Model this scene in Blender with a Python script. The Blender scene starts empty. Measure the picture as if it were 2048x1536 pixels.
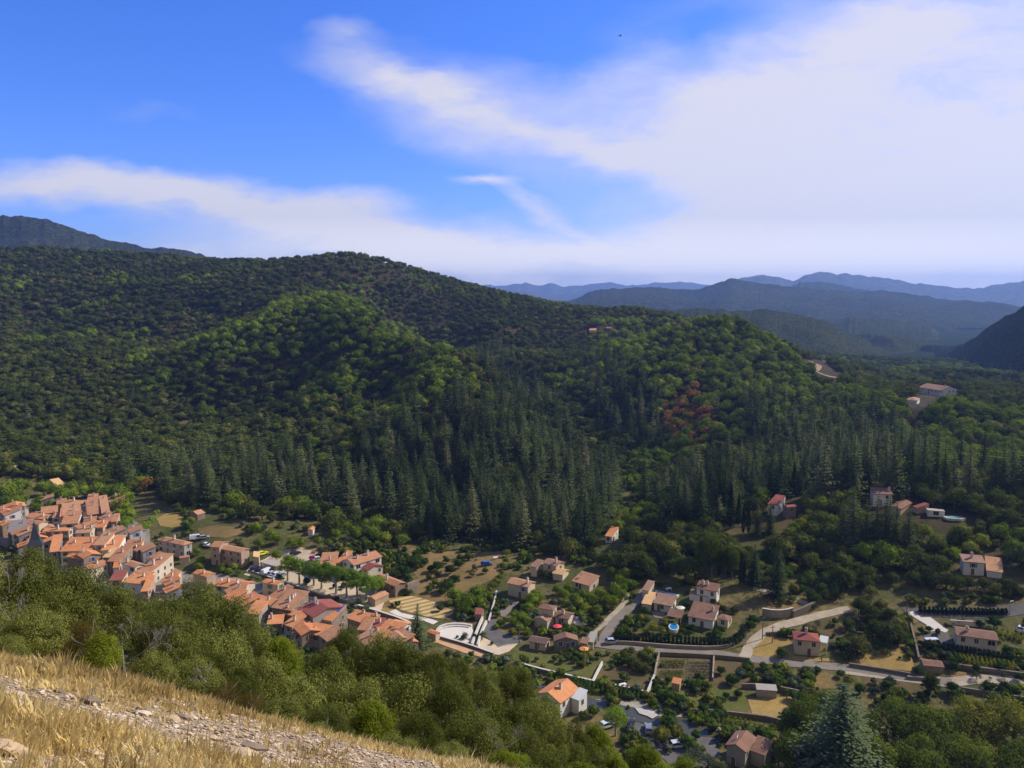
import bpy, bmesh, math, random
import numpy as np
from mathutils import Vector, Matrix
sc = bpy.context.scene
C = sc.collection
R = math.radians
random.seed(7)
rng = np.random.default_rng(7)
# ------------------------------------------------------------------ camera
PITCH, CAMZ, F = R(6.6), 100.0, 1536.0
cd = bpy.data.cameras.new('camera'); cam = bpy.data.objects.new('camera', cd); C.objects.link(cam)
cd.sensor_width = 36.0; cd.lens = 36.0 * F / 2048.0; cd.clip_start = 0.3; cd.clip_end = 60000
cam.location = (0, 0, CAMZ); cam.rotation_euler = (R(90) - PITCH, 0, 0)
sc.camera = cam
# ------------------------------------------------------------------ light
SUN_AZ, SUN_EL = R(68), R(39)
sd = bpy.data.lights.new('sun', 'SUN'); sun = bpy.data.objects.new('sun', sd); C.objects.link(sun)
sd.energy = 5.0; sd.angle = R(0.5); sd.color = (1.0, 0.91, 0.76)
sun.rotation_euler = (R(90) - SUN_EL, 0, -SUN_AZ + math.pi)
sv = Vector((math.sin(SUN_AZ) * math.cos(SUN_EL), math.cos(SUN_AZ) * math.cos(SUN_EL), math.sin(SUN_EL)))
sun.rotation_euler = sv.to_track_quat('Z', 'Y').to_euler()
sun.location = (60, 30, 160)
vs = sc.view_settings
vs.view_transform = 'Standard'; vs.look = 'None'; vs.exposure = 0.12; vs.gamma = 1.0
try: vs.use_curve_mapping = False
except Exception: pass
cy = sc.cycles
cy.max_bounces = 4; cy.diffuse_bounces = 2; cy.glossy_bounces = 2; cy.transmission_bounces = 3; cy.transparent_max_bounces = 6; cy.volume_bounces = 0
cy.use_denoising = True
cy.caustics_reflective = False; cy.caustics_refractive = False

class NT:
    def __init__(s, t): s.t = t; s.n = t.nodes; s.l = t.links
    def new(s, kind, **kw):
        x = s.n.new(kind)
        for k, v in kw.items(): setattr(x, k, v)
        return x
    def put(s, node, idx, v):
        if v is None: return
        if hasattr(v, 'is_output'): s.l.new(v, node.inputs[idx])
        else: node.inputs[idx].default_value = v
    def math(s, op, a, b=None, c=None, clamp=False):
        x = s.new('ShaderNodeMath', operation=op); x.use_clamp = clamp
        s.put(x, 0, a); s.put(x, 1, b); s.put(x, 2, c); return x.outputs[0]
    def mix(s, f, a, b, bt='MIX'):
        x = s.new('ShaderNodeMix', data_type='RGBA', blend_type=bt)
        s.put(x, 0, f); s.put(x, 6, a); s.put(x, 7, b); return x.outputs[2]
    def noise(s, vec, scale, detail=3, rough=.55, dist=0.0):
        x = s.new('ShaderNodeTexNoise'); s.put(x, 'Vector', vec)
        x.inputs['Scale'].default_value = scale; x.inputs['Detail'].default_value = detail
        x.inputs['Roughness'].default_value = rough; x.inputs['Distortion'].default_value = dist
        return x.outputs['Fac']
    def ramp(s, f, stops):
        x = s.new('ShaderNodeValToRGB'); e = x.color_ramp.elements
        while len(e) > 1: e.remove(e[-1])
        e[0].position, e[0].color = stops[0][0], c4(stops[0][1])
        for p, c in stops[1:]:
            q = e.new(p); q.color = c4(c)
        s.put(x, 0, f); return x.outputs[0]
    def mrange(s, v, a, b, c=0.0, d=1.0):
        x = s.new('ShaderNodeMapRange'); s.put(x, 0, v)
        for i, q in zip((1, 2, 3, 4), (a, b, c, d)): x.inputs[i].default_value = q
        return x.outputs[0]
def c4(c): return (c[0], c[1], c[2], 1.0) if len(c) == 3 else c

# world: physical sky with wind-drawn high cloud
w = bpy.data.worlds.new('World'); sc.world = w; w.use_nodes = True
t = NT(w.node_tree); bg = t.n['Background']
sky = t.new('ShaderNodeTexSky', sky_type='NISHITA'); sky.sun_disc = False
sky.sun_elevation = SUN_EL; sky.sun_rotation = SUN_AZ; sky.air_density = 1.0; sky.dust_density = 0.6; sky.ozone_density = 2.2; sky.altitude = 300
hs = t.new('ShaderNodeHueSaturation'); hs.inputs['Saturation'].default_value = 1.12; hs.inputs['Value'].default_value = 1.0
t.l.new(t.mix(1.0, sky.outputs[0], c4((.95, 1.10, 1.95)), 'MULTIPLY'), hs.inputs['Color'])
tc = t.new('ShaderNodeTexCoord'); sp = t.new('ShaderNodeSeparateXYZ'); t.l.new(tc.outputs['Generated'], sp.inputs[0])
yy = t.math('MAXIMUM', sp.outputs[1], 0.12)
ca = t.math('DIVIDE', sp.outputs[0], yy); ce = t.math('DIVIDE', sp.outputs[2], yy)
cb = t.new('ShaderNodeCombineXYZ'); t.l.new(ca, cb.inputs[0]); t.l.new(ce, cb.inputs[1])
# gentle warp so that the cloud outlines are torn by the wind
wn = t.new('ShaderNodeTexNoise'); wn.inputs['Scale'].default_value = 3.2; wn.inputs['Detail'].default_value = 5; wn.inputs['Roughness'].default_value = .6
wm = t.new('ShaderNodeMapping'); wm.inputs['Scale'].default_value = (1.0, 2.4, 1.0); wm.inputs['Rotation'].default_value = (0, 0, R(-18))
t.l.new(cb.outputs[0], wm.inputs[0]); t.l.new(wm.outputs[0], wn.inputs[0])
wv = t.new('ShaderNodeVectorMath', operation='SUBTRACT'); t.l.new(wn.outputs['Color'], wv.inputs[0]); wv.inputs[1].default_value = (.5, .5, .5)
wsc = t.new('ShaderNodeVectorMath', operation='SCALE'); t.l.new(wv.outputs[0], wsc.inputs[0]); wsc.inputs['Scale'].default_value = 0.13
wa = t.new('ShaderNodeVectorMath', operation='ADD'); t.l.new(cb.outputs[0], wa.inputs[0]); t.l.new(wsc.outputs[0], wa.inputs[1])
def ae(u, v):
    up = -(v - 768) / F; y = math.cos(PITCH) + up * math.sin(PITCH); z = -math.sin(PITCH) + up * math.cos(PITCH)
    return (u - 1024) / F / y, z / y
CLOUDS = [  # where in the sky (direction), how wide and high, tilt, weight
 (1900, 330, 950, 600, 14, 1.22), (1500, 330, 420, 230, -18, .72), (1620, 140, 520, 130, 22, .62), (1290, 110, 200, 60, 24, .42),
 (1020, 235, 430, 135, -16, .72), (760, 150, 230, 60, -6, .45), (690, 66, 100, 60, 0, .45), (880, 205, 190, 90, -20, .4),
 (90, 380, 460, 66, -3, .9), (470, 425, 560, 82, -8, .9), (760, 465, 460, 80, -8, .7), (975, 372, 95, 24, 0, .85), (1090, 425, 150, 26, -24, .6),
 (1250, 310, 260, 60, -12, .45), (1150, 520, 1100, 95, 0, .85), (350, 520, 700, 60, 0, .3), (1700, 470, 620, 130, 0, .8),
 (1340, 395, 250, 48, -6, -.42), (1390, 60, 190, 70, 24, -.35), (1130, 330, 160, 25, -8, -.2), (1700, 455, 260, 30, 0, -.25), (300, 222, 160, 30, -12, .1)]
acc = None
for (u, v, ru, rv, rot, amp) in CLOUDS:
    a, e = ae(u, v)
    m = t.new('ShaderNodeMapping', vector_type='TEXTURE')
    m.inputs['Location'].default_value = (a, e, 0); m.inputs['Rotation'].default_value = (0, 0, R(rot)); m.inputs['Scale'].default_value = (ru / F, rv / F, 1)
    t.l.new(wa.outputs[0], m.inputs[0])
    g = t.new('ShaderNodeTexGradient', gradient_type='QUADRATIC_SPHERE'); t.l.new(m.outputs[0], g.inputs[0])
    q = t.math('POWER', g.outputs['Fac'], 0.62)
    acc = t.math('MULTIPLY_ADD', q, amp, 0.0 if acc is None else acc)
fm = t.new('ShaderNodeMapping'); fm.inputs['Scale'].default_value = (1.0, 3.2, 1.0); fm.inputs['Rotation'].default_value = (0, 0, R(-22))
t.l.new(wa.outputs[0], fm.inputs[0])
fn = t.noise(fm.outputs[0], 6.5, 9, .66)
dens = t.math('MULTIPLY', acc, t.mrange(fn, .25, .72, .55, 1.32))
dens = t.mrange(dens, 0.03, 0.95, 0, 1)
thin = t.new('ShaderNodeMath', operation='SMOOTH_MIN'); t.l.new(dens, thin.inputs[0]); thin.inputs[1].default_value = .87; thin.inputs[2].default_value = .2
CLOUD_C = (7.9, 7.55, 7.7)
ccol = t.mix(t.mrange(ce, .005, .10), c4((15.5, 14.3, 12.6)), c4(CLOUD_C))
skc = t.mix(thin.outputs[0], hs.outputs[0], ccol)
# unseen grey added to the sky behind the camera as neutral fill light
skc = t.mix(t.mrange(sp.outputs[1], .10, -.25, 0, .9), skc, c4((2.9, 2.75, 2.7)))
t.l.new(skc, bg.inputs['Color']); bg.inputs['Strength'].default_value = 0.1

# ------------------------------------------------------------------ geometry helpers
def ray(u, v):
    up = -(v - 768) / F; cx = (u - 1024) / F
    return cx, math.cos(PITCH) + up * math.sin(PITCH), -math.sin(PITCH) + up * math.cos(PITCH)
def at_y(u, v, Y):
    x, y, z = ray(u, v); k = Y / y; return (x * k, Y, CAMZ + z * k)
def at_z(u, v, Z):
    x, y, z = ray(u, v); k = (Z - CAMZ) / z; return (x * k, y * k, Z)
def proj(x, y, z):
    x = np.asarray(x, float); y = np.asarray(y, float); z = np.asarray(z, float) - CAMZ
    f = y * math.cos(PITCH) - z * math.sin(PITCH); up = y * math.sin(PITCH) + z * math.cos(PITCH)
    return 1024 + F * x / f, 768 - F * up / f
def inpoly(x, y, poly):
    x = np.asarray(x); y = np.asarray(y); r = np.zeros(x.shape, bool); n = len(poly)
    for i in range(n):
        x0, y0 = poly[i]; x1, y1 = poly[(i + 1) % n]
        if y0 == y1: continue
        c = ((y0 > y) != (y1 > y)) & (x < (x1 - x0) * (y - y0) / (y1 - y0) + x0)
        r ^= c
    return r
# value noise for the ground
_g = rng.random((256, 256))
def vnoise(x, y, s):
    x = np.asarray(x) * s + 1000.; y = np.asarray(y) * s + 1000.
    xi = np.floor(x).astype(int); yi = np.floor(y).astype(int); fx = x - xi; fy = y - yi
    fx = fx * fx * (3 - 2 * fx); fy = fy * fy * (3 - 2 * fy)
    g = lambda a, b: _g[a % 256, b % 256]
    return (g(xi, yi) * (1 - fx) + g(xi + 1, yi) * fx) * (1 - fy) + (g(xi, yi + 1) * (1 - fx) + g(xi + 1, yi + 1) * fx) * fy - .5
def fbm(x, y, s, n=4, r=.5):
    a = 1.; o = 0
    for i in range(n): o = o + a * vnoise(x + 37 * i, y - 19 * i, s * 2 ** i); a *= r
    return o
# ground heights seen in the photograph: (u, v, height) on the valley floor, (u, v, distance) on the slopes
ZC = [(60,1080,1),(200,1050,2),(330,1140,0),(560,1120,1),(600,1270,0),(800,1240,0),(850,1120,2),(1000,1120,4),(1040,1200,1),(1120,1290,0),(1120,1385,0),
 (1490,1500,-1),(1300,1310,1),(1330,1190,5),(1440,1190,7),(1620,1290,2),(1700,1330,1),(1950,1280,5),(1950,1370,2),(1950,1150,12),(1880,1040,20),(1780,1000,22),
 (1565,1030,17),(1620,1120,10),(1480,1100,12),(1230,1090,8),(1640,1220,5),(150,985,4),(50,930,8),(300,1040,6),(450,1060,8),(650,1090,6),(1400,1400,-1),(1800,1420,-1),
 (2048,1450,-1),(1200,1480,-1),(2048,1000,23),(760,1150,1),(1180,1200,3),(400,1100,2),(1440,1250,3)]
YC = [(430,580,900),(600,602,790),(690,624,700),(760,652,620),(820,680,570),(880,715,520),(930,765,470),(975,850,420),(1000,920,385),(700,760,520),(820,830,450),
 (0,508,1100),(150,511,1100),(300,522,1080),(420,532,1050),(600,524,1050),(700,516,1000),(780,543,1000),(850,573,1000),(1000,610,980),(1100,634,950),(1160,652,900),
 (1000,665,830),(1010,725,690),(1040,815,570),(1065,900,470),(1060,1000,375),(1000,1090,300),(1120,720,700),
 (1200,634,1000),(1300,632,1000),(1350,665,850),(1440,668,650),(1550,710,620),(1650,750,600),(1740,785,560),(1380,695,620),
 (1300,760,560),(1400,820,500),(1200,860,520),(1450,910,430),(1300,1010,350),(1600,860,450),(1700,910,410),(1800,860,440),(1900,830,460),(2048,800,540),(1900,795,600),(2048,792,650),(1740,790,640),(2048,905,390),(1865,808,450),
 (0,850,500),(0,600,900),(0,700,720),(200,700,700),(200,850,520),(300,950,400),(450,700,760),(450,850,540),(600,800,560),(600,950,400),(750,850,520),(750,1000,360),(800,760,620)]
WC = [(-124,790,32),(-80,690,22),(-35,600,10),(-160,860,60),(140,790,34),(217,800,32),(60,800,26),(290,760,26),(-1100,1500,70),(-600,1500,60),(-200,1450,30),(200,1500,20),(350,950,10),(620,900,0),(900,950,-5),(600,1300,-10),(-700,300,30),(-300,150,10),(600,300,30),(150,150,-1),(300,160,0),(0,150,-1),(-120,170,0),(-900,900,110),(900,550,20)]
ctl = [at_z(*c) for c in ZC] + [at_y(*c) for c in YC] + list(WC)
P_ = np.array(ctl, float); _xy = P_[:, :2] / 300.; _n = len(P_)
def _tk(r2): return 0.5 * r2 * np.log(r2 + 1e-9)
_K = _tk(((_xy[:, None] - _xy[None]) ** 2).sum(2)) + np.eye(_n) * 0.003
_A = np.zeros((_n + 3, _n + 3)); _A[:_n, :_n] = _K; _A[:_n, _n] = 1; _A[:_n, _n + 1:] = _xy; _A[_n, :_n] = 1; _A[_n + 1:, :_n] = _xy.T
_w = np.linalg.solve(_A, np.concatenate([P_[:, 2], np.zeros(3)]))
def Hg(x, y):
    x = np.atleast_1d(np.asarray(x, float)); y = np.atleast_1d(np.asarray(y, float)); sh = x.shape
    x = x.ravel(); y = y.ravel()
    V = np.empty(len(x))
    for i in range(0, len(x), 40000):
        q = np.stack([x[i:i + 40000], np.maximum(y[i:i + 40000], 120)], 1) / 300.
        r2 = ((q[:, None] - _xy[None]) ** 2).sum(2)
        V[i:i + 40000] = _tk(r2) @ _w[:_n] + _w[_n] + q @ _w[_n + 1:]
    far = np.clip((y - 420) / 400, 0, 1)
    V = V + far * np.clip((1080 - y) / 280, .35, 1) * ((1 - 2.6 * np.abs(fbm(x + y * .25, y * .55, 1 / 150., 3))) * 16 + fbm(x, y, 1 / 60., 3) * 10)
    xc = np.clip(x, -110, 70)
    N = 98.25 - .25 * xc - .5 * y - .36 * 1.6 * np.logaddexp(0, (y - 12.8) / 1.6)
    near = np.clip(1 - y / 60, 0, 1)
    N = N + near * (fbm(x, y, .35, 3) * .35 + fbm(x, y, 2.2, 3) * .07)
    k = 4.0; d = np.clip((N - V) / k, -40, 40)
    return (V + k * np.logaddexp(0, d)).reshape(sh)
def H1(x, y): return float(Hg([x], [y])[0])
_tt = np.geomspace(1, 14, 900)
def hit(u, v, h=0.0, y0=120.0):
    x, y, z = ray(u, v); Y = y0 * _tt; k = Y / y
    X = x * k; Z = CAMZ + z * k; g = Z - h - Hg(X, Y)
    i = np.nonzero(g <= 0)[0]
    if len(i) == 0: return (X[-1], Y[-1], Z[-1])
    i = i[0]
    if i == 0: return (X[0], Y[0], Z[0])
    f = g[i - 1] / (g[i - 1] - g[i])
    return tuple(float(a[i - 1] + f * (a[i] - a[i - 1])) for a in (X, Y, Z))

# ------------------------------------------------------------------ object helpers
def mesh_from(name, verts, faces, mats=(), uv=None, tone=None, smooth=False, mi=None):
    """verts (n,3); faces (m,k) array or a list of lists."""
    me = bpy.data.meshes.new(name)
    verts = np.asarray(verts, np.float32)
    if isinstance(faces, np.ndarray):
        k = faces.shape[1]; m = len(faces)
        me.vertices.add(len(verts)); me.vertices.foreach_set('co', verts.ravel())
        me.loops.add(m * k); me.loops.foreach_set('vertex_index', faces.astype(np.int32).ravel())
        me.polygons.add(m); me.polygons.foreach_set('loop_start', np.arange(0, m * k, k, dtype=np.int32))
        try: me.polygons.foreach_set('loop_total', np.full(m, k, np.int32))
        except Exception: pass
        me.update(calc_edges=True)
    else:
        me.from_pydata(verts.tolist(), [], faces); me.update()
    for m_ in mats: me.materials.append(m_)
    if tone is not None:
        a = me.attributes.new('tone', 'FLOAT', 'FACE'); a.data.foreach_set('value', np.asarray(tone, np.float32))
    if mi is not None: me.polygons.foreach_set('material_index', np.asarray(mi, np.int32))
    me.polygons.foreach_set('use_smooth', np.full(len(me.polygons), smooth))
    if uv is not None:
        l = me.uv_layers.new(name='uv'); l.data.foreach_set('uv', np.asarray(uv, np.float32).ravel())
    return me
def put(name, me, parent=None, loc=(0, 0, 0), rot=0.0, scale=None):
    o = bpy.data.objects.new(name, me); C.objects.link(o); o.location = loc; o.rotation_euler = (0, 0, rot)
    if scale is not None: o.scale = (scale,) * 3 if not hasattr(scale, '__len__') else scale
    if parent is not None: o.parent = parent
    return o
def tag(o, label, cat, group=None):
    o['label'] = label; o['category'] = cat
    if group: o['group'] = group
    return o
def struct(o): o['kind'] = 'structure'; return o
def stuff(o): o['kind'] = 'stuff'; return o
def thing(name, label, cat, loc=(0, 0, 0), rot=0.0, group=None):
    return tag(put(name, None, None, loc, rot), label, cat, group)
class MB:
    """collects boxes, prisms and quads into one mesh"""
    def __init__(s): s.v = []; s.f = []; s.m = []; s.uv = []
    def quad(s, pts, mi=0, uv=None):
        n = len(s.v); s.v += [tuple(p) for p in pts]; s.f.append(list(range(n, n + len(pts)))); s.m.append(mi)
        s.uv += uv if uv else [(0., 0.)] * len(pts)
    def hexa(s, p, mi=0):
        """p: 8 corners, bottom 4 then top 4, counter-clockwise"""
        for q in ((3, 2, 1, 0), (4, 5, 6, 7), (0, 1, 5, 4), (1, 2, 6, 5), (2, 3, 7, 6), (3, 0, 4, 7)): s.quad([p[i] for i in q], mi)
    def box(s, x0, x1, y0, y1, z0, z1, mi=0):
        s.hexa([(x0, y0, z0), (x1, y0, z0), (x1, y1, z0), (x0, y1, z0), (x0, y0, z1), (x1, y0, z1), (x1, y1, z1), (x0, y1, z1)], mi)
    def cyl(s, x, y, z0, z1, r0, r1=None, n=8, mi=0, cap=True):
        r1 = r0 if r1 is None else r1
        a = [(x + r0 * math.cos(2 * math.pi * i / n), y + r0 * math.sin(2 * math.pi * i / n), z0) for i in range(n)]
        b = [(x + r1 * math.cos(2 * math.pi * i / n), y + r1 * math.sin(2 * math.pi * i / n), z1) for i in range(n)]
        for i in range(n): s.quad([a[i], a[(i + 1) % n], b[(i + 1) % n], b[i]], mi)
        if cap: s.quad(b, mi)
    def tube(s, p, q, r0, r1, n=5, mi=0):
        p = Vector(p); q = Vector(q); d = (q - p).normalized(); a = d.orthogonal().normalized(); b = d.cross(a)
        A = [p + (a * math.cos(2 * math.pi * i / n) + b * math.sin(2 * math.pi * i / n)) * r0 for i in range(n)]
        B = [q + (a * math.cos(2 * math.pi * i / n) + b * math.sin(2 * math.pi * i / n)) * r1 for i in range(n)]
        for i in range(n): s.quad([A[i], A[(i + 1) % n], B[(i + 1) % n], B[i]], mi)
    def mesh(s, name, mats): return mesh_from(name, s.v, s.f, mats, uv=s.uv, mi=s.m)
    def build(s, name, mats, parent=None, **k): return put(name, s.mesh(name, mats), parent, **k)

# ------------------------------------------------------------------ materials
def newmat(name, rough=.85, spec=.25):
    m = bpy.data.materials.new(name); m.use_nodes = True; t = NT(m.node_tree); b = t.n['Principled BSDF']
    b.inputs['Roughness'].default_value = rough; b.inputs['Specular IOR Level'].default_value = spec
    return m, t, b
def pos(t):
    g = t.new('ShaderNodeNewGeometry'); return g.outputs['Position']
def bump(t, b, h, strength, dist):
    x = t.new('ShaderNodeBump'); x.inputs['Strength'].default_value = strength; x.inputs['Distance'].default_value = dist
    t.l.new(h, x.inputs['Height']); t.l.new(x.outputs[0], b.inputs['Normal'])
def plain(name, c, rough=.8, spec=.25, var=.25, scale=1.5, metal=0):
    m, t, b = newmat(name, rough, spec)
    n = t.noise(pos(t), scale, 4)
    t.l.new(t.mix(n, c4([q * (1 - var) for q in c]), c4([min(1, q * (1 + var)) for q in c])), b.inputs['Base Color'])
    b.inputs['Metallic'].default_value = metal
    return m
def leafmat(name, dark, bright, alt=None, patch=1 / 120., trans=.25, tone=.5):
    """foliage: colour drifts from tree to tree, leaf to leaf and across the slope"""
    m = bpy.data.materials.new(name); m.use_nodes = True; t = NT(m.node_tree); t.n.remove(t.n['Principled BSDF'])
    out = t.n['Material Output']
    oi = t.new('ShaderNodeObjectInfo'); at = t.new('ShaderNodeAttribute', attribute_name='tone')
    big = t.noise(oi.outputs['Location'], patch, 2)
    f = t.math('ADD', t.math('MULTIPLY', at.outputs['Fac'], tone), t.math('MULTIPLY', oi.outputs['Random'], .45))
    f = t.math('ADD', f, t.mrange(big, .35, .65, -.38, .38), clamp=True)
    col = t.mix(f, c4(dark), c4(bright))
    if alt:
        r2 = t.math('FRACT', t.math('MULTIPLY', oi.outputs['Random'], 17.31))
        col = t.mix(t.mrange(r2, .8, .97), col, c4(alt))
    d = t.new('ShaderNodeBsdfDiffuse'); t.l.new(col, d.inputs[0])
    tr = t.new('ShaderNodeBsdfTranslucent'); t.l.new(t.mix(.5, col, c4((bright[0] * 1.3, bright[1] * 1.3, bright[2] * .6))), tr.inputs[0])
    mx = t.new('ShaderNodeMixShader'); mx.inputs[0].default_value = trans; t.l.new(d.outputs[0], mx.inputs[1]); t.l.new(tr.outputs[0], mx.inputs[2])
    t.l.new(mx.outputs[0], out.inputs['Surface'])
    return m
L_OAK = leafmat('holm_oak_leaf', (.034, .048, .010), (.140, .165, .034), (.17, .17, .04))
L_BRI = leafmat('chestnut_leaf', (.070, .115, .010), (.235, .305, .030), (.24, .27, .03))
L_YEL = leafmat('yellowing_leaf', (.10, .12, .012), (.30, .30, .03), None)
L_RED = leafmat('scorched_leaf', (.19, .10, .045), (.46, .235, .085), None)
L_CED = leafmat('cedar_needle', (.014, .028, .010), (.115, .145, .052), (.15, .155, .07), trans=.1, tone=.7)
L_CYP = leafmat('cypress_leaf', (.010, .020, .008), (.035, .055, .018), None, trans=.08)
L_PLA = leafmat('plane_leaf', (.09, .16, .014), (.27, .38, .045), None, trans=.3)
L_NEAR = leafmat('near_oak_leaf', (.048, .065, .013), (.235, .25, .060), None, patch=.25, trans=.22, tone=.75)
L_GRN = leafmat('garden_leaf', (.028, .055, .010), (.10, .16, .025), (.20, .19, .03))
L_GREY = leafmat('olive_leaf', (.06, .08, .045), (.17, .20, .12), None)
L_LIME = leafmat('riverside_leaf', (.045, .075, .010), (.19, .235, .03), (.26, .24, .035), trans=.3, patch=.05)
L_SIL = leafmat('silver_needle', (.026, .042, .018), (.125, .160, .075), None, trans=.12, tone=.9)
BARK = plain('bark', (.11, .09, .07), var=.4, scale=6)
# ------------------------------------------------------------------ ground
GROUND, t, b = newmat('hill_ground', .95, .1)
p = pos(t); sp = t.new('ShaderNodeSeparateXYZ'); t.l.new(p, sp.inputs[0])
n1 = t.noise(p, .035, 5); n2 = t.noise(p, .5, 5, .6); n3 = t.noise(p, 9, 6, .7); n4 = t.noise(p, 45, 4, .7)
valley = t.mix(t.mrange(n1, .38, .62), c4((.095, .10, .028)), c4((.24, .165, .07)))
valley = t.mix(t.mrange(n2, .35, .7), valley, c4((.05, .065, .018)))
wood = t.mix(t.mrange(n2, .4, .7), c4((.020, .024, .010)), c4((.10, .055, .022)))
far = t.mrange(sp.outputs[2], 8, 22)
base = t.mix(far, valley, wood)
slope = t.mix(t.mrange(n3, .35, .65), c4((.30, .215, .12)), c4((.46, .37, .25)))
slope = t.mix(t.mrange(n4, .5, .75), slope, c4((.16, .12, .085)))
scrub = t.mix(t.mrange(n2, .4, .6), c4((.05, .05, .02)), c4((.12, .09, .04)))
slope = t.mix(t.mrange(sp.outputs[1], 16, 24), slope, scrub)
isn = t.mrange(sp.outputs[1], 110, 135)
t.l.new(t.mix(isn, slope, base), b.inputs['Base Color'])
bump(t, b, t.math('ADD', t.math('MULTIPLY', n3, .6), t.math('MULTIPLY', n4, .4)), .7, .12)
NY, NX = 620, 440
ys = -14 + 14 * (np.exp(np.linspace(0, math.log(112), NY)) - 1) ** 1.0
ys = np.concatenate([np.linspace(-14, 5, 60)[:-1], 5 * np.exp(np.linspace(0, math.log(310), NY))])
NY = len(ys); ss = np.linspace(-1.15, 1.15, NX)
X = ss[None, :] * (ys[:, None] + 26); Y = np.repeat(ys[:, None], NX, 1)
Z = Hg(X, Y)
edge = np.clip((Y - 1380) / 170, 0, 1); Z = Z * (1 - edge) + edge * -35
idx = np.arange(NY * NX).reshape(NY, NX)
fc = np.stack([idx[:-1, :-1], idx[:-1, 1:], idx[1:, 1:], idx[1:, :-1]], -1).reshape(-1, 4)
struct(put('hill_ground', mesh_from('hill_ground', np.stack([X, Y, Z], -1).reshape(-1, 3), fc, [GROUND], smooth=True)))
PLAIN = plain('far_plain', (.022, .032, .012), 1.0, 0.0, scale=.01)
mb = MB(); mb.quad([(-30000, -4000, -36), (30000, -4000, -36), (30000, 30000, -36), (-30000, 30000, -36)]); struct(mb.build('plain', [PLAIN]))

# ------------------------------------------------------------------ far ranges
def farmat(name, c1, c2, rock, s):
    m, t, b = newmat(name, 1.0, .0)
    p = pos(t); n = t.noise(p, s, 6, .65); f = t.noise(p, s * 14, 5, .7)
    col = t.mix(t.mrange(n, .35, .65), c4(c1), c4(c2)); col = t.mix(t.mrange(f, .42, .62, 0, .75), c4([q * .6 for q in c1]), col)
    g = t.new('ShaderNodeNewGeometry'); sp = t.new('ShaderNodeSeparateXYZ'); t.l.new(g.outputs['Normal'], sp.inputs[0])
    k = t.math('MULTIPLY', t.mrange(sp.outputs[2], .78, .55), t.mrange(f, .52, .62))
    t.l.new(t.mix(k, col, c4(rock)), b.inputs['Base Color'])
    bump(t, b, f, 1.0, .35 / s / 14 * 5)
    return m
def ridge(name, crest, front, back, zb, mat, amp, n=420, rows=70, sh=1.3, seed=0, fine=0.0):
    us = np.array([c[0] for c in crest], float); vs_ = np.array([c[1] for c in crest], float); ds = np.array([c[2] for c in crest], float)
    uu = np.linspace(us[0], us[-1], n)
    # smooth interpolation of the crest
    vv = np.interp(uu, us, vs_); dd = np.interp(uu, us, ds)
    ker = np.hanning(9); ker /= ker.sum()
    vv = np.convolve(np.pad(vv, 4, mode='edge'), ker, 'valid'); dd = np.convolve(np.pad(dd, 4, mode='edge'), ker, 'valid')
    vv = vv + (np.interp(uu, np.linspace(us[0], us[-1], n // 5), np.random.default_rng(seed + 50).normal(size=n // 5)) * .9 + np.random.default_rng(seed + 60).normal(size=n) * .3)
    cr = np.array([at_y(a, b_, c) for a, b_, c in zip(uu, vv, dd)])
    rr = np.linspace(-1, 1, rows); rr = np.sign(rr) * np.abs(rr) ** 1.25
    dirv = cr[:, :2] / np.linalg.norm(cr[:, :2], axis=1)[:, None]
    off = np.where(rr < 0, rr * front, rr * back)
    XY = cr[:, None, :2] + dirv[:, None] * off[None, :, None]
    prof = (1 - np.abs(rr)) ** sh
    Z = zb + (cr[:, 2] - zb)[:, None] * prof[None]
    lam = front * .55
    nz = fbm(XY[..., 0] + seed * 991, XY[..., 1] + seed * 77, 1 / lam, 5, .55)
    rid = 1 - 2 * np.abs(fbm(XY[..., 0] - seed * 331, XY[..., 1], 1 / (lam * .8), 4, .5))
    env = np.sin(np.pi * np.clip(np.abs(rr), 0, 1)) ** .8
    Z += (nz * 1.0 + (rid - .7) * .7) * amp * env[None]
    if fine: Z += fine * (fbm(XY[..., 0], XY[..., 1], 1 / (fine * 4.), 2) + .2)
    m = rows; idx = np.arange(n * m).reshape(n, m)
    fc = np.stack([idx[:-1, :-1], idx[1:, :-1], idx[1:, 1:], idx[:-1, 1:]], -1).reshape(-1, 4)
    return struct(put(name, mesh_from(name, np.concatenate([XY, Z[..., None]], -1).reshape(-1, 3), fc, [mat], smooth=True)))
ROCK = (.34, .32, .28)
M_FAR = farmat('far_range', (.16, .18, .15), (.21, .22, .18), ROCK, 1 / 900.)  # paler base colour stands in for part of the distance haze
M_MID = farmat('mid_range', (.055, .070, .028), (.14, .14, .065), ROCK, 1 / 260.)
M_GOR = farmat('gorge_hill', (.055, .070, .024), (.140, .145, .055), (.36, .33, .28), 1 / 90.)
M_DRK = farmat('shaded_hill', (.022, .032, .010), (.075, .085, .030), (.08, .08, .06), 1 / 60.)  # darker hill colours, the shade of the side turned from the sun painted in
D = lambda pts, d: [(u, v, d) for u, v in pts]
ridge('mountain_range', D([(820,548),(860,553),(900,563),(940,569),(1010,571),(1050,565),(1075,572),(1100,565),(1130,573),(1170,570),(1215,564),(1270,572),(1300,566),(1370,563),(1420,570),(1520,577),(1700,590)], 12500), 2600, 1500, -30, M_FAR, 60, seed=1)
ridge('mountain_range', D([(700,610),(880,592),(960,586),(1010,588),(1050,580),(1100,592),(1150,588),(1200,578),(1260,582),(1330,590),(1500,600)], 9800), 2200, 1500, -30, M_FAR, 60, seed=2)
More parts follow.
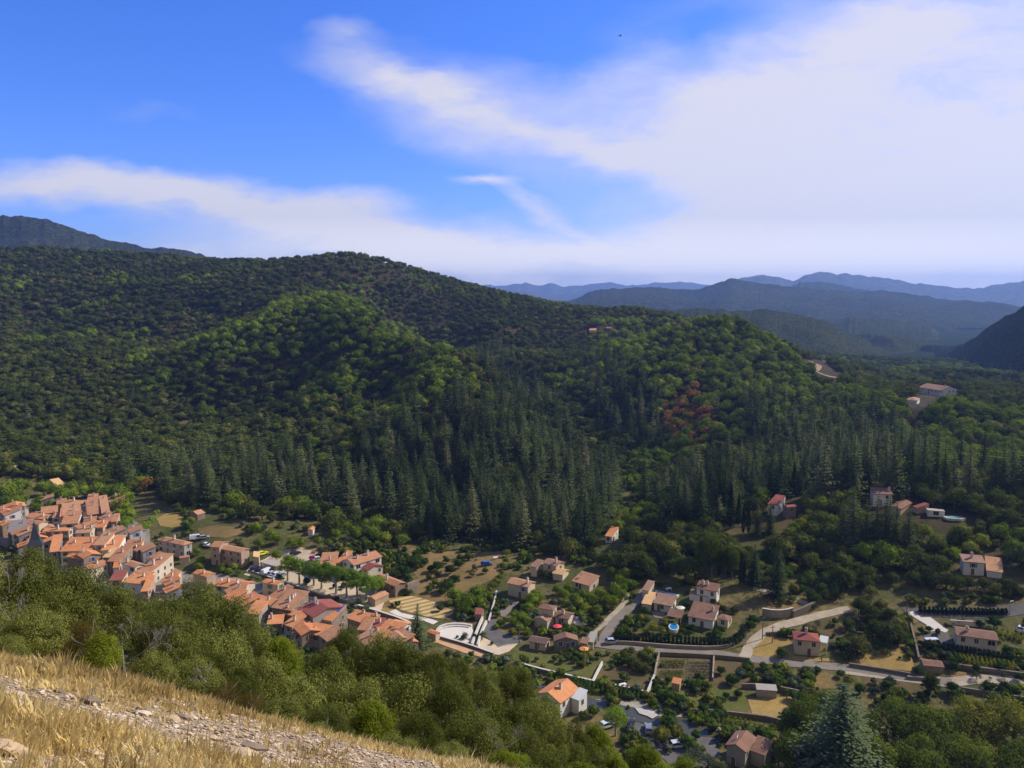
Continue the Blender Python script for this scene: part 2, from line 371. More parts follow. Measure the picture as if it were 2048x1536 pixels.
ridge('mountain_range', D([(1380,580),(1480,556),(1520,549),(1560,555),(1585,562),(1610,550),(1640,543),(1680,547),(1730,552),(1790,559),(1830,567),(1880,572),(1950,578),(1990,568),(2048,562),(2250,556)], 8600), 2300, 1500, -30, M_FAR, 110, seed=3)
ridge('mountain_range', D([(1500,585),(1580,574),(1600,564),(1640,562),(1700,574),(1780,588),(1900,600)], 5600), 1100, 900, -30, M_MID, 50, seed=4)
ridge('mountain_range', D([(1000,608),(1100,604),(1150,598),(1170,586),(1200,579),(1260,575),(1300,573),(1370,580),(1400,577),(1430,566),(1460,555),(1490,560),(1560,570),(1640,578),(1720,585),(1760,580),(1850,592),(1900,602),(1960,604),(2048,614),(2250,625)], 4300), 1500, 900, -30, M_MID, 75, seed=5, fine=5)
ridge('wooded_mountain', D([(-260,470),(-120,445),(0,431),(40,430),(90,437),(150,458),(220,480),(300,497),(345,497),(400,507),(440,522),(560,560)], 2500), 900, 700, -30, M_MID, 60, seed=6, fine=5, rows=90)
ridge('wooded_hill', D([(1500,680),(1600,655),(1700,633),(1800,640),(1860,652),(1910,690),(1960,740)], 2700), 1000, 500, -40, M_GOR, 60, seed=7, fine=5, rows=90)
ridge('wooded_hill', D([(1050,640),(1150,634),(1230,628),(1300,622),(1400,618),(1480,622),(1530,620),(1600,628),(1650,643),(1700,668),(1760,700),(1800,722),(1850,738),(1900,760)], 1750), 620, 400, -40, M_GOR, 38, seed=8, fine=4, rows=110)
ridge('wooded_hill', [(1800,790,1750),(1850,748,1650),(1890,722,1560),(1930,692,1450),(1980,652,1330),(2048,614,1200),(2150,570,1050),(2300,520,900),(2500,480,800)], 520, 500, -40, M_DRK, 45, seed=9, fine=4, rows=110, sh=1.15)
ridge('wooded_hill', D([(1560,720),(1640,696),(1700,676),(1780,672),(1850,688),(1900,700),(1960,725),(2040,760)], 2150), 560, 300, -40, M_GOR, 50, seed=11, fine=5, rows=100)
# the air of the valley
hz = bpy.data.materials.new('haze'); hz.use_nodes = True; t = NT(hz.node_tree); t.n.remove(t.n['Principled BSDF'])
pv = t.new('ShaderNodeVolumePrincipled'); pv.inputs['Color'].default_value = (.30, .50, 1.0, 1); pv.inputs['Density'].default_value = 9.0e-5; pv.inputs['Anisotropy'].default_value = .25
t.l.new(pv.outputs[0], t.n['Material Output'].inputs['Volume'])
mb = MB(); mb.box(-15000, 15000, -600, 15500, -60, 480); stuff(mb.build('haze', [hz]))

# ------------------------------------------------------------------ tree prototypes
def rdir(n, r=rng):
    a = r.normal(size=(n, 3)); return a / np.linalg.norm(a, axis=1)[:, None]
def quads(cen, nrm, size, asp=1.0, r=rng, up=None):
    """one small four-sided leaf per centre, lying across its normal"""
    n = len(cen); a = np.cross(nrm, rdir(n, r)); a /= np.linalg.norm(a, axis=1)[:, None] + 1e-9; b = np.cross(nrm, a)
    s = np.asarray(size).reshape(-1, 1) * .5; a = a * s; b = b * s * asp
    v = np.stack([cen - a, cen + b * .8, cen + a, cen - b * .8], 1).reshape(-1, 3)
    return v, np.arange(4 * n).reshape(n, 4)
def crown_mesh(name, mat, n, rad, zc, leaf, clumps, seed, flat=.8, core=False, spread=1.0, asp=.75, sharp=.5):
    r = np.random.default_rng(seed)
    d = rdir(clumps, r); d[:, 2] = np.abs(d[:, 2]) * 1.25 - .45
    rr = r.uniform(.35, .85, clumps) ** .7
    cc = d * rr[:, None] * np.array([rad, rad, rad * flat]); cr = rad * r.uniform(.20, .42, clumps) * spread
    k = r.integers(0, clumps, n); nd = rdir(n, r)
    c = cc[k] + nd * (cr[k] * r.uniform(.55, 1.08, n) ** .7)[:, None] * np.array([1, 1, .85])
    c[:, 2] = np.maximum(c[:, 2], -rad * flat * .75 + r.uniform(0, .2, n) * rad)
    out = c / (np.linalg.norm(c, axis=1)[:, None] + 1e-6)
    nrm = nd * .85 + out * .25 + rdir(n, r) * sharp; nrm /= np.linalg.norm(nrm, axis=1)[:, None]
    c[:, 2] += zc
    v, f = quads(c, nrm, leaf * r.uniform(.6, 1.35, n), asp, r)
    tone = r.random(n) * .55 + (r.random(clumps) * .45)[k]
    if core:
        bm = bmesh.new(); bmesh.ops.create_icosphere(bm, subdivisions=2, radius=1)
        cv = np.array([q.co[:] for q in bm.verts]); cf = [[x.index for x in q.verts] for q in bm.faces]; bm.free()
        cv = cv * (1 + .25 * (r.random(len(cv)) - .5))[:, None] * np.array([rad * .62, rad * .62, rad * flat * .58]) + np.array([0, 0, zc + rad * .04])
        faces = f.tolist() + [[q + len(v) for q in g] for g in cf]; v = np.concatenate([v, cv]); tone = np.concatenate([tone, r.random(len(cf)) * .3])  # core keeps to the darker tones, painting shade inside the crown
        return mesh_from(name, v, faces, [mat], tone=tone)
    return mesh_from(name, v, f, [mat], tone=tone)
def trunk_mesh(name, h, r0, limbs, seed, top=None, spread=.5, mat=None):
    r = random.Random(seed); mb = MB(); top = top or h * .75; p = Vector((0, 0, -.6)); q = Vector((r.uniform(-.1, .1) * h * .2, r.uniform(-.1, .1) * h * .2, top * .45))
    mb.tube(p, q, r0 * 1.25, r0 * .8, 8); e = Vector((q.x * 1.5, q.y * 1.5, top)); mb.tube(q, e, r0 * .8, r0 * .25, 7)
    for i in range(limbs):
        a = 2 * math.pi * i / limbs + r.random(); f = r.uniform(.2, .9); s = q.lerp(e, f * .8); ln = h * spread * r.uniform(.6, 1)
        m_ = s + Vector((math.cos(a) * ln * .5, math.sin(a) * ln * .5, ln * .3)); g = m_ + Vector((math.cos(a + .4) * ln * .5, math.sin(a + .4) * ln * .5, ln * .35))
        mb.tube(s, m_, r0 * .42, r0 * .25, 5); mb.tube(m_, g, r0 * .25, r0 * .08, 4)
    return mb.mesh(name, [mat or BARK])
def cedar_mesh(name, h, rad, whorls, per, seed, mat=None, z0=.12, droop=.12, leaf=1.0, tip=.0):
    """tiers of flat sprays round a straight leader"""
    r = np.random.default_rng(seed); cs = []; ns = []; sz = []; tn = []
    for i in range(whorls):
        f = i / (whorls - 1); z = h * (z0 + (1 - z0) * f ** .92); R_ = rad * (1 - f) ** .8 * r.uniform(.66, 1.16) + rad * .05
        m = max(3, int(per * (1 - f * .6)))
        for j in range(m):
            a = 2 * math.pi * (j + r.random() * .7) / m; L = R_ * r.uniform(.65, 1.12); tone = r.random() * .5; k = max(2, int(L / (leaf * .42)))
            for q in range(k):
                d = L * (q + .6) / k; lat = r.normal() * .22 * d
                x = math.cos(a) * d - math.sin(a) * lat; y = math.sin(a) * d + math.cos(a) * lat
                cs.append((x, y, z + (h / whorls) * r.uniform(-.16, .14) - droop * d + .05 * L * (q == k - 1))); ns.append((math.cos(a) * .2 + r.normal() * .22, math.sin(a) * .2 + r.normal() * .22, 1.0)); sz.append(leaf * r.uniform(.7, 1.3) * (1 - .35 * f)); tn.append(tone * .6 + .4 * (q / k) + r.random() * .15)
    for q in range(8): cs.append((r.normal() * .05, r.normal() * .05, h * (.93 + .012 * q))); ns.append((r.normal(), r.normal(), .2)); sz.append(leaf * .45); tn.append(.6)
    cs = np.array(cs); ns = np.array(ns); ns /= np.linalg.norm(ns, axis=1)[:, None]
    v, f = quads(cs, ns, np.array(sz), .75, r)
    return mesh_from(name, v, f, [mat or L_CED], tone=tn)
def spindle_mesh(name, h, rad, n, seed, mat, leaf=.35, zlo=.06):
    r = np.random.default_rng(seed); f = r.random(n); z = h * (zlo + (1 - zlo) * f); a = r.random(n) * 2 * math.pi
    R_ = rad * np.sin(np.pi * np.clip(f, .02, 1) ** .62) ** .8 * (1 - f * .25) * r.uniform(.7, 1.08, n) * (1 + .12 * np.sin(a * 5 + z))
    c = np.stack([R_ * np.cos(a), R_ * np.sin(a), z], 1); nrm = np.stack([np.cos(a), np.sin(a), r.normal(size=n) * .3 + .2], 1) + rdir(n, r) * .5; nrm /= np.linalg.norm(nrm, axis=1)[:, None]
    v, g = quads(c, nrm, leaf * r.uniform(.7, 1.4, n), 1.0, r)
    return mesh_from(name, v, g, [mat], tone=r.random(n))
def plant(name, crown, trunk, label, cat, loc, rot, scale, group=None, parts=True):
    o = thing(name, label, cat, loc, rot, group); o.scale = scale if hasattr(scale, '__len__') else (scale,) * 3
    put('crown', crown, o)
    if trunk is not None: put('trunk', trunk, o)
    return o
# far forest prototypes, kept outside the scene; unit size = metres
def proto(me): return bpy.data.objects.new(me.name, me)
FP = []
for i in range(3): FP.append(proto(crown_mesh('oak_crown', L_OAK, 620, (4.6, 4.1, 4.9)[i], 3.6, .92, (9, 26, 15)[i], 100 + i, (.75, 1.05, .85)[i], core=True, spread=(1.35, 1, 1.2)[i])))
for i in range(3): FP.append(proto(crown_mesh('chestnut_crown', L_BRI, 620, (4.7, 4.2, 5.1)[i], 3.9, .92, (10, 22, 14)[i], 110 + i, (.8, 1.15, .9)[i], core=True, spread=(1.3, 1, 1.2)[i])))
for i in range(3): FP.append(proto(cedar_mesh('cedar_crown', 21, 5.8, 14, 15, 120 + i, leaf=1.7, z0=.05)))
FP.append(proto(crown_mesh('yellow_crown', L_YEL, 300, 3.2, 3.4, 1.0, 18, 130, .85, core=True)))
FP.append(proto(crown_mesh('scorched_crown', L_RED, 220, 3.4, 4.2, .9, 18, 131, 1.0)))
FP.append(proto(crown_mesh('scrub_crown', L_OAK, 160, 2.2, 1.6, .9, 12, 132, .7, core=True)))
OAK3 = [crown_mesh('crown', L_OAK, 1500, 4.3, 3.7, .62, 42, 140 + i, .85, core=True) for i in range(4)]
BRI3 = [crown_mesh('crown', L_BRI, 1500, 4.5, 4.0, .62, 36, 150 + i, .9, core=True) for i in range(4)]
GRN3 = [crown_mesh('crown', L_GRN, 1500, 2.5, 2.3, .36, 26, 160 + i, 1.0, core=True) for i in range(4)]
GREY3 = [crown_mesh('crown', L_GREY, 900, 2.4, 2.3, .34, 26, 165 + i, .8) for i in range(2)]
YEL3 = [crown_mesh('crown', L_YEL, 1200, 2.5, 2.3, .36, 24, 168 + i, .9, core=True) for i in range(2)]
LIM3 = [crown_mesh('crown', L_LIME, 12000, 5.0, 5.4, .30, 46, 170 + i, 1.05, sharp=.6, spread=.9) for i in range(3)]
PLA3 = [crown_mesh('crown', L_PLA, 5200, 4.2, 5.9, .38, 30, 175 + i, .98, sharp=.6, spread=.9) for i in range(3)]
CED3 = [cedar_mesh('crown', 24, 6.2, 21, 22, 180 + i, leaf=1.1, z0=.05) for i in range(4)]
SIL3 = [cedar_mesh('crown', 24, 6.2, 34, 26, 188, L_SIL, leaf=.62, z0=.04, droop=.08)]
CYP3 = [spindle_mesh('crown', 12, .95, 1300, 190 + i, L_CYP) for i in range(2)]
POP3 = spindle_mesh('crown', 11, 1.0, 1100, 195, L_YEL)
T_OAK = [trunk_mesh('trunk', 7, .28, 4, i, 5.2) for i in range(2)]
T_SM = [trunk_mesh('trunk', 4.4, .16, 4, i + 5, 3.4) for i in range(2)]
T_CED = trunk_mesh('trunk', 24, .38, 0, 9, 22)
T_LIM = trunk_mesh('trunk', 10, .4, 6, 11, 8)
T_PLA = trunk_mesh('trunk', 8.0, .36, 6, 12, 5.4, .4, plain('plane_bark', (.36, .34, .27), var=.4, scale=3))
T_CYP = trunk_mesh('trunk', 4, .15, 0, 13, 3)
# ------------------------------------------------------------------ buildings
def roofmat(name, c1, c2, lich, k=.5):
    m, t, b = newmat(name, .9, .15)
    uv = t.new('ShaderNodeUVMap'); p = pos(t); oi = t.new('ShaderNodeObjectInfo')
    sp = t.new('ShaderNodeSeparateXYZ'); t.l.new(uv.outputs[0], sp.inputs[0])
    n = t.noise(p, .45, 4, .6); n2 = t.noise(p, 2.6, 4, .75)
    cell = t.new('ShaderNodeTexVoronoi'); cell.inputs['Scale'].default_value = 1.0
    mp = t.new('ShaderNodeMapping'); mp.inputs['Scale'].default_value = (4.2, 2.4, 1); t.l.new(uv.outputs[0], mp.inputs[0]); t.l.new(mp.outputs[0], cell.inputs['Vector'])
    cs = t.new('ShaderNodeSeparateXYZ'); t.l.new(cell.outputs['Color'], cs.inputs[0])
    f = t.math('ADD', t.mrange(n, .35, .65, 0, .6), t.math('MULTIPLY', cs.outputs[0], .55), clamp=True)
    f = t.math('ADD', f, t.mrange(oi.outputs['Random'], 0, 1, -.25, .25), clamp=True)
    col = t.mix(f, c4(c1), c4(c2)); col = t.mix(t.math('MULTIPLY', t.mrange(n2, .5, .75), k), col, c4(lich))
    wv = t.math('SINE', t.math('MULTIPLY', sp.outputs[0], 2 * math.pi / .24))
    rw = t.math('FRACT', t.math('MULTIPLY', sp.outputs[1], 1 / .36))
    col = t.mix(t.mrange(wv, -1, -.2, .35, 0), col, c4([q * .45 for q in c1]))
    t.l.new(col, b.inputs['Base Color'])
    bump(t, b, t.math('ADD', t.math('MULTIPLY', wv, .5), t.math('ADD', t.math('MULTIPLY', rw, .35), t.math('MULTIPLY', n2, .8))), .8, .07)
    return m
def wallmat(name, c, dirt=.5, stone=0.0):
    m, t, b = newmat(name, .92, .15)
    p = pos(t); n = t.noise(p, .35, 5, .65); n2 = t.noise(p, 2.2, 5, .7); oi = t.new('ShaderNodeObjectInfo')
    mp = t.new('ShaderNodeMapping'); mp.inputs['Scale'].default_value = (1.6, 1.6, .25); t.l.new(p, mp.inputs[0]); st = t.noise(mp.outputs[0], 1.2, 4, .6)
    col = t.mix(t.mrange(n, .35, .7), c4([q * 1.06 for q in c]), c4([q * (1 - .38 * dirt) for q in c]))
    col = t.mix(t.math('MULTIPLY', t.mrange(st, .5, .75), .55 * dirt), col, c4([c[0] * .5, c[1] * .46, c[2] * .42]))
    col = t.mix(t.mrange(oi.outputs['Random'], 0, 1, 0, .22), col, c4([c[0] * .8, c[1] * .72, c[2] * .62]))
    if stone:
        v = t.new('ShaderNodeTexVoronoi'); v.inputs['Scale'].default_value = 2.6; t.l.new(p, v.inputs['Vector'])
        s3 = t.new('ShaderNodeSeparateXYZ'); t.l.new(v.outputs['Color'], s3.inputs[0])
        col = t.mix(t.math('MULTIPLY', s3.outputs[0], stone), col, c4([q * .45 for q in c]))
        bump(t, b, v.outputs['Distance'], .6, .08)
    else: bump(t, b, n2, .35, .03)
    t.l.new(col, b.inputs['Base Color']); return m
RF = {'o': roofmat('orange_tiles', (.62, .21, .075), (.80, .36, .15), (.42, .23, .13), .75),
      'b': roofmat('brown_tiles', (.40, .17, .085), (.60, .30, .15), (.29, .18, .11), .8),
      't': roofmat('tan_tiles', (.46, .22, .11), (.62, .34, .18), (.28, .18, .11), .8),
      'v': roofmat('dark_brown_tiles', (.21, .11, .07), (.33, .185, .12), (.17, .13, .10), .7), 'u': roofmat('dark_tan_tiles', (.33, .18, .115), (.46, .28, .18), (.22, .16, .11), .8),  # darker variants of the brown and tan tiles
      'r': roofmat('maroon_tiles', (.30, .090, .065), (.38, .125, .09), (.26, .10, .07), .2),
      'd': roofmat('dark_tiles', (.15, .095, .075), (.24, .15, .11), (.10, .08, .06)),
      'p': roofmat('pink_tiles', (.56, .25, .17), (.64, .31, .21), (.45, .24, .17), .25),
      'g': roofmat('slate_roof', (.20, .19, .185), (.28, .26, .245), (.33, .22, .14), .7),
      'y': roofmat('straw_tiles', (.66, .38, .16), (.78, .50, .24), (.44, .27, .13)),
      'w': plain('pale_sheet', (.62, .64, .60), var=.15),
      'f': plain('flat_roof', (.40, .36, .30), var=.3)}
WL = {'c': wallmat('cream_render', (.62, .53, .40)), 'w': wallmat('white_render', (.74, .72, .66), .3), 'y': wallmat('yellow_render', (.72, .58, .27), .3),
      's': wallmat('stone_wall', (.34, .27, .20), .8, .45), 'g': wallmat('grey_render', (.42, .38, .34), .7), 'p': wallmat('pink_render', (.52, .38, .29), .8, .15),
      't': wallmat('tan_render', (.46, .34, .23), .7)}
GLASS, t, b = newmat('window_glass', .15, .5); b.inputs['Base Color'].default_value = (.02, .022, .025, 1)
FRAME = plain('pale_frame', (.60, .56, .48), var=.1)
def win_mesh(name, w_, h_, shut=None):
    mb = MB(); d = .05; mb.box(-w_ / 2 - .1, w_ / 2 + .1, -d, .02, 0 - .08, h_ + .08, 0)
    mb.quad([(-w_ / 2, -d - .004, 0), (w_ / 2, -d - .004, 0), (w_ / 2, -d - .004, h_), (-w_ / 2, -d - .004, h_)], 1)
    mb.box(-.03, .03, -d - .02, -d - .006, 0, h_, 0)
    return mb.mesh(name, [FRAME, GLASS])
WIN = win_mesh('window', .95, 1.25); WINB = win_mesh('window', 1.7, 1.3)
mb = MB(); mb.box(-.55, .55, -.06, .02, 0, 2.1, 0); DOORM = plain('door_wood', (.16, .10, .07)); mb.quad([(-.45, -.064, .05), (.45, -.064, .05), (.45, -.064, 2.0), (-.45, -.064, 2.0)], 1); DOOR = mb.mesh('door', [FRAME, DOORM])
def shut_mesh(c):
    mb = MB(); m = plain('shutter_paint', c, var=.1)
    mb.box(-.22, .22, -.04, 0, -.05, 1.3, 0)
    return mb.mesh('shutter', [m])
SH = {'b': shut_mesh((.20, .30, .62)), 'n': shut_mesh((.20, .13, .09)), 'g': shut_mesh((.18, .22, .2))}
CHM = [plain('chimney_render', (.62, .58, .52), var=.2), plain('chimney_cap', (.40, .20, .12), var=.2)]
def chim_mesh(h):
    mb = MB(); mb.box(-.32, .32, -.28, .28, -.6, h, 0); mb.box(-.40, .40, -.36, .36, h + .002, h + .1, 0)
    mb.box(-.28, .28, -.05, .05, h + .1, h + .34, 1); mb.box(-.36, .36, -.30, .30, h + .342, h + .42, 1); return mb.mesh('chimney', CHM)
CHIM = [chim_mesh(1.0), chim_mesh(1.5)]
mb = MB(); mb.tube((0, 0, -.3), (0, 0, .9), .03, .03, 5)
bm_ = [(.45 * math.cos(a), .12 * (1 - .0), .45 * math.sin(a) + 1.0) for a in np.linspace(0, 2 * math.pi, 10)[:-1]]
n = len(bm_)
for i in range(n): mb.quad([(0, -.02, 1.0), bm_[i], bm_[(i + 1) % n]])
DISH = mb.mesh('satellite_dish', [plain('white_dish', (.75, .75, .75), var=.05)])
FOOT = []   # (centre, radius, pixel box, distance): keeps trees off and out from in front of the houses
rh = random.Random(5)
def slab(mb, q, th=.16, uvd=None):
    """sloping roof plane: q = 4 top corners (eave a, eave b, ridge b, ridge a)"""
    e = Vector(q[1]) - Vector(q[0]); s = Vector(q[-1]) - Vector(q[0]); u = e.length; v = s.length
    o = rh.random() * 7
    du = (Vector(q[-1]) - Vector(q[0])).dot(e.normalized()); du2 = (Vector(q[2]) - Vector(q[0])).dot(e.normalized())
    mb.quad(q, 0, [(o, 0), (o + u, 0), (o + du2, v), (o + du, v)] if len(q) == 4 else [(o, 0), (o + u, 0), (o + du2, v)])
    lo = [(p[0], p[1], p[2] - th) for p in q]; n = len(q)
    mb.quad(lo[::-1], 0)
    for i in range(n): j = (i + 1) % n; mb.quad([lo[i], lo[j], q[j], q[i]], 0)
def house(A, B, Cc, he, typ, rc, wc, label, win=1, chim=1, cat='house', name='house', group=None, shut=None, pitch=.33, walls=None, dz=0.0, dish=0, base=1.8, hitp=None, mxd=30, cheap=False):
    if name == 'village_house' and shut is None: shut = rh.choice((None, 'n', 'g', 'n', 'b'))
    if hitp is None: he = max(2.2, he * .76); P = hit(B[0], B[1], he)
    else: P = hitp
    zE = P[2]; a = Vector(at_z(A[0], A[1], zE)); b = Vector(P); c = Vector(at_z(Cc[0], Cc[1], zE))
    va = (a - b).xy; vc = (c - b).xy
    if va.cross(vc) > 0: va, vc = vc, va
    if va.length >= vc.length: ya = va.normalized(); xa = Vector((ya.y, -ya.x))
    else: xa = vc.normalized(); ya = Vector((-xa.y, xa.x))
    wx = min(40, max(2.2, vc.dot(xa))); wy = min(45, max(2.2, va.dot(ya)))
    o = thing(name, label, cat, (b.x, b.y, zE - he), math.atan2(xa.y, xa.x), group)
    wx, wy = min(wx, mxd), min(wy, mxd); pm_ = min(pitch * .75, 2.4 / (wx if typ == 'm' else wy))
    i = .32 if min(wx, wy) > 4 else .15
    rb = MB(); wb = MB(); H = he; th = .16
    def W(pts_bottom_z, prof):  # prof: list of (x,y,z) top outline, counter-clockwise
        n = len(prof); bot = [(p[0], p[1], -base) for p in prof]
        for k in range(n): j = (k + 1) % n; wb.quad([bot[k], bot[j], prof[j], prof[k]])
    low = lambda x: H - th - .01 + pitch * x
    if typ == 'g':
        hr = H + pitch * wx / 2
        slab(rb, [(0, 0, H), (0, wy, H), (wx / 2, wy, hr), (wx / 2, 0, hr)][::1]); slab(rb, [(wx, wy, H), (wx, 0, H), (wx / 2, 0, hr), (wx / 2, wy, hr)])
        W(0, [(i, i, low(i)), (wx / 2, i, hr - th - .01), (wx - i, i, low(i)), (wx - i, wy - i, low(i)), (wx / 2, wy - i, hr - th - .01), (i, wy - i, low(i))])
        top = (wx * .5 - min(1, wx * .15), wy * .5, hr - .3)
    elif typ == 'x':
        hr = H + pitch * wy / 2
        slab(rb, [(wx, 0, H), (0, 0, H), (0, wy / 2, hr), (wx, wy / 2, hr)]); slab(rb, [(0, wy, H), (wx, wy, H), (wx, wy / 2, hr), (0, wy / 2, hr)])
        W(0, [(i, i, low(i)), (wx - i, i, low(i)), (wx - i, wy / 2, hr - th - .01), (wx - i, wy - i, low(i)), (i, wy - i, low(i)), (i, wy / 2, hr - th - .01)])
        top = (wx * .5, wy * .5 - min(1, wy * .15), hr - .3)
    elif typ == 'm':
        slab(rb, [(0, 0, H), (0, wy, H), (wx, wy, H + pm_ * wx), (wx, 0, H + pm_ * wx)])
        lo2 = lambda x: H - th - .01 + pm_ * x
        W(0, [(i, i, lo2(i)), (wx - i, i, lo2(wx - i)), (wx - i, wy - i, lo2(wx - i)), (i, wy - i, lo2(i))]); top = (wx * .6, wy * .45, H + pm_ * wx * .6 - .1)
    elif typ == 'n':
        slab(rb, [(wx, 0, H), (0, 0, H), (0, wy, H + pm_ * wy), (wx, wy, H + pm_ * wy)])
        lo2 = lambda y: H - th - .01 + pm_ * y
        W(0, [(i, i, lo2(i)), (wx - i, i, lo2(i)), (wx - i, wy - i, lo2(wy - i)), (i, wy - i, lo2(wy - i))]); top = (wx * .5, wy * .6, H + pm_ * wy * .6 - .1)
    elif typ == 'h':
        if wy >= wx:
            r = wx / 2; hr = H + pitch * r; p, q = (r, r, hr), (r, wy - r, hr)
            slab(rb, [(0, 0, H), (0, wy, H), q, p]); slab(rb, [(wx, wy, H), (wx, 0, H), p, q]); slab(rb, [(wx, 0, H), (0, 0, H), p]); slab(rb, [(0, wy, H), (wx, wy, H), q])
        else:
            r = wy / 2; hr = H + pitch * r; p, q = (r, r, hr), (wx - r, r, hr)
            slab(rb, [(wx, 0, H), (0, 0, H), p, q]); slab(rb, [(0, wy, H), (wx, wy, H), q, p]); slab(rb, [(0, 0, H), (0, wy, H), p]); slab(rb, [(wx, wy, H), (wx, 0, H), q])
        W(0, [(i, i, low(i)), (wx - i, i, low(i)), (wx - i, wy - i, low(i)), (i, wy - i, low(i))]); top = (wx * .5, wy * .5, H + pitch * r * .75)
    else:
        rb.box(-.05, wx + .05, -.05, wy + .05, H - .2, H, 0); i = .05
        W(0, [(i, i, H - .2), (wx - i, i, H - .2), (wx - i, wy - i, H - .2), (i, wy - i, H - .2)]); top = (wx * .5, wy * .5, H)
    roof = put('roof', rb.mesh('roof', [RF[rc]]), o)
    if walls == 'posts':
        pb = MB()
        for X_ in (i + .1, wx - i - .1):
            for Y_ in (i + .1, wy - i - .1): pb.box(X_ - .12, X_ + .12, Y_ - .12, Y_ + .12, -base, H - .12)
        put('post_frame', pb.mesh('post_frame', [WL[wc]]), o)
    else: put('wall', wb.mesh('wall', [WL[wc]]), o)
    if win and walls != 'posts':
        for face, ln in ((0, wy), (1, wx)):
            nn = max(1, int((ln - 1.0) / 2.9)) if ln > 2.6 else 0
            st = max(1, int(he / 2.35))
            for s in range(st):
                z = (he - 1.75 - 2.35 * s) if he > 3 else max(.4, he - 1.6)
                for k in range(nn):
                    if rh.random() < (.22 if win == 1 else .05) or z < .2: continue
                    q = (k + .5) * ln / nn + rh.uniform(-.25, .25)
                    me = WINB if (win == 2 and rh.random() < .5) else WIN
                    loc, rt = (((i, q, z), -math.pi / 2) if face == 0 else ((q, i, z), 0.0))
                    wo = put('window', me, o, loc, rt)
                    if shut and me is WIN and not cheap:
                        for sx_ in (-.8, .8): put('shutter', SH[shut], wo, (sx_, -.05, 0))
        if he > 2.2:
            if wy > 4: put('door', DOOR, o, (i, wy * rh.uniform(.3, .7), 0.05), -math.pi / 2)
    for k in range(chim):
        f = rh.uniform(-.35, .35)
        if typ in 'gm' and wy > wx or typ == 'g': loc = (top[0], top[1] + wy * f, top[2])
        else: loc = (top[0] + wx * f * .7, top[1], top[2])
        if typ == 'h': loc = top
        put('chimney', CHIM[rh.random() < .3], roof, loc, rh.choice((0, math.pi / 2)))
    for k in range(dish):
        put('satellite_dish', DISH, roof, (top[0] - wx * .1, top[1] + wy * (.3 - .5 * k), top[2] - .3), rh.uniform(0, 6))
    cx = Vector((b.x, b.y)) + xa * wx / 2 + ya * wy / 2
    cs = [Vector((b.x, b.y)) + xa * p * wx + ya * q * wy for p in (0, 1) for q in (0, 1)]
    us, vv = proj([p.x for p in cs] * 2, [p.y for p in cs] * 2, [zE + 1.2] * 4 + [zE - he] * 4)
    FOOT.append((cx.x, cx.y, math.hypot(wx, wy) / 2, float(us.min()), float(us.max()), float(vv.min()), float(vv.max()) - 4, cx.length))
    o['_w'] = 0; del o['_w']
    return o, (wx, wy, H, pm_, ya, b)
def crop(ox, oy, s): return lambda *p: [(ox + x / s, oy + y / s) for x, y in p]
c1 = crop(0, 960, 5.12); a16 = crop(0, 980, 16); b16 = crop(128, 980, 16); c16 = crop(64, 1050, 16); d16 = crop(180, 1050, 16)
e12 = crop(190, 1110, 12.8); f12 = crop(380, 1060, 12.8); g12 = crop(410, 1130, 12.8); h12 = crop(500, 1170, 12.8); c9 = crop(640, 1200, 9.309); c8 = crop(620, 1090, 8.533)
z3 = crop(800, 1060, 4.452); z4 = crop(1220, 1130, 4.6545); z5 = crop(1600, 1130, 4.571); z6 = crop(1000, 1300, 3.413); k4 = crop(1400, 900, 3.16); zr = crop(1348, 500, 2.926); zm = crop(700, 500, 2.926); w8 = crop(0, 860, 8.533)
def HS(cf, A, B, Cc, *a, **k):
    A, B, Cc = cf(A, B, Cc); k.setdefault('group', None); return house(A, B, Cc, *a, **k)
V = dict(cat='village house', name='village_house')
HS(a16, (370, 645), (722, 655), (925, 565), 4.5, 'g', 't', 'g', 'grey barn with mottled roof at the far left edge of the village', win=0, chim=0, cat='barn', name='barn')
HS(a16, (-120, 700), (245, 742), (345, 640), 2.6, 'm', 'o', 'g', 'low rust-tiled lean-to left of the grey barn', win=0, chim=0, cat='shed', name='shed')
HS(a16, (790, 860), (1390, 935), (1655, 790), 6.5, 'g', 'o', 'c', 'cream-walled house with bright orange roof behind the grey nave roof', chim=1, **V)
HS(a16, (-130, 1120), (385, 1145), (510, 965), 5.5, 'g', 'o', 't', 'orange-roofed house at the left frame edge below the barn', chim=1, **V)
HS(a16, (740, 1050), (1235, 1110), (1555, 1005), 8.5, 'g', 'b', 'c', 'tall cream house with brown roof directly behind the church spire', chim=0, **V)
HS(a16, (1310, 680), (1860, 700), (1870, 510), 6, 'g', 'b', 'g', 'brown-roofed house above the orange roof and left of the bright orange strip', chim=0, **V)
HS(a16, (1690, 860), (1900, 875), (2000, 730), 7, 'g', 'b', 'w', 'narrow pale house with brown roof in front of the main village row', chim=1, **V)
HS(b16, (60, 375), (560, 420), (585, 330), 8, 'g', 'o', 'g', 'grey house under the brightest orange roof at the top of the village', chim=1, **V)
HS(b16, (-260, 480), (60, 430), (110, 280), 7, 'g', 'b', 's', 'stone house with rusty roof beside the brightest orange roof', chim=1, **V)
HS(b16, (-60, 800), (625, 815), (590, 520), 7.6, 'm', 't', 's', 'wide house with weathered tan roof along the dark alley', chim=2, **V)
HS(b16, (-40, 1010), (440, 1062), (600, 835), 7, 'm', 'b', 'w', 'pale house with smooth brown roof at the bend of the alley', chim=1, **V)
HS(b16, (-160, 985), (170, 990), (235, 710), 7, 'm', 'o', 'w', 'white-walled house with half red half orange roof below the brown row', chim=0, **V)
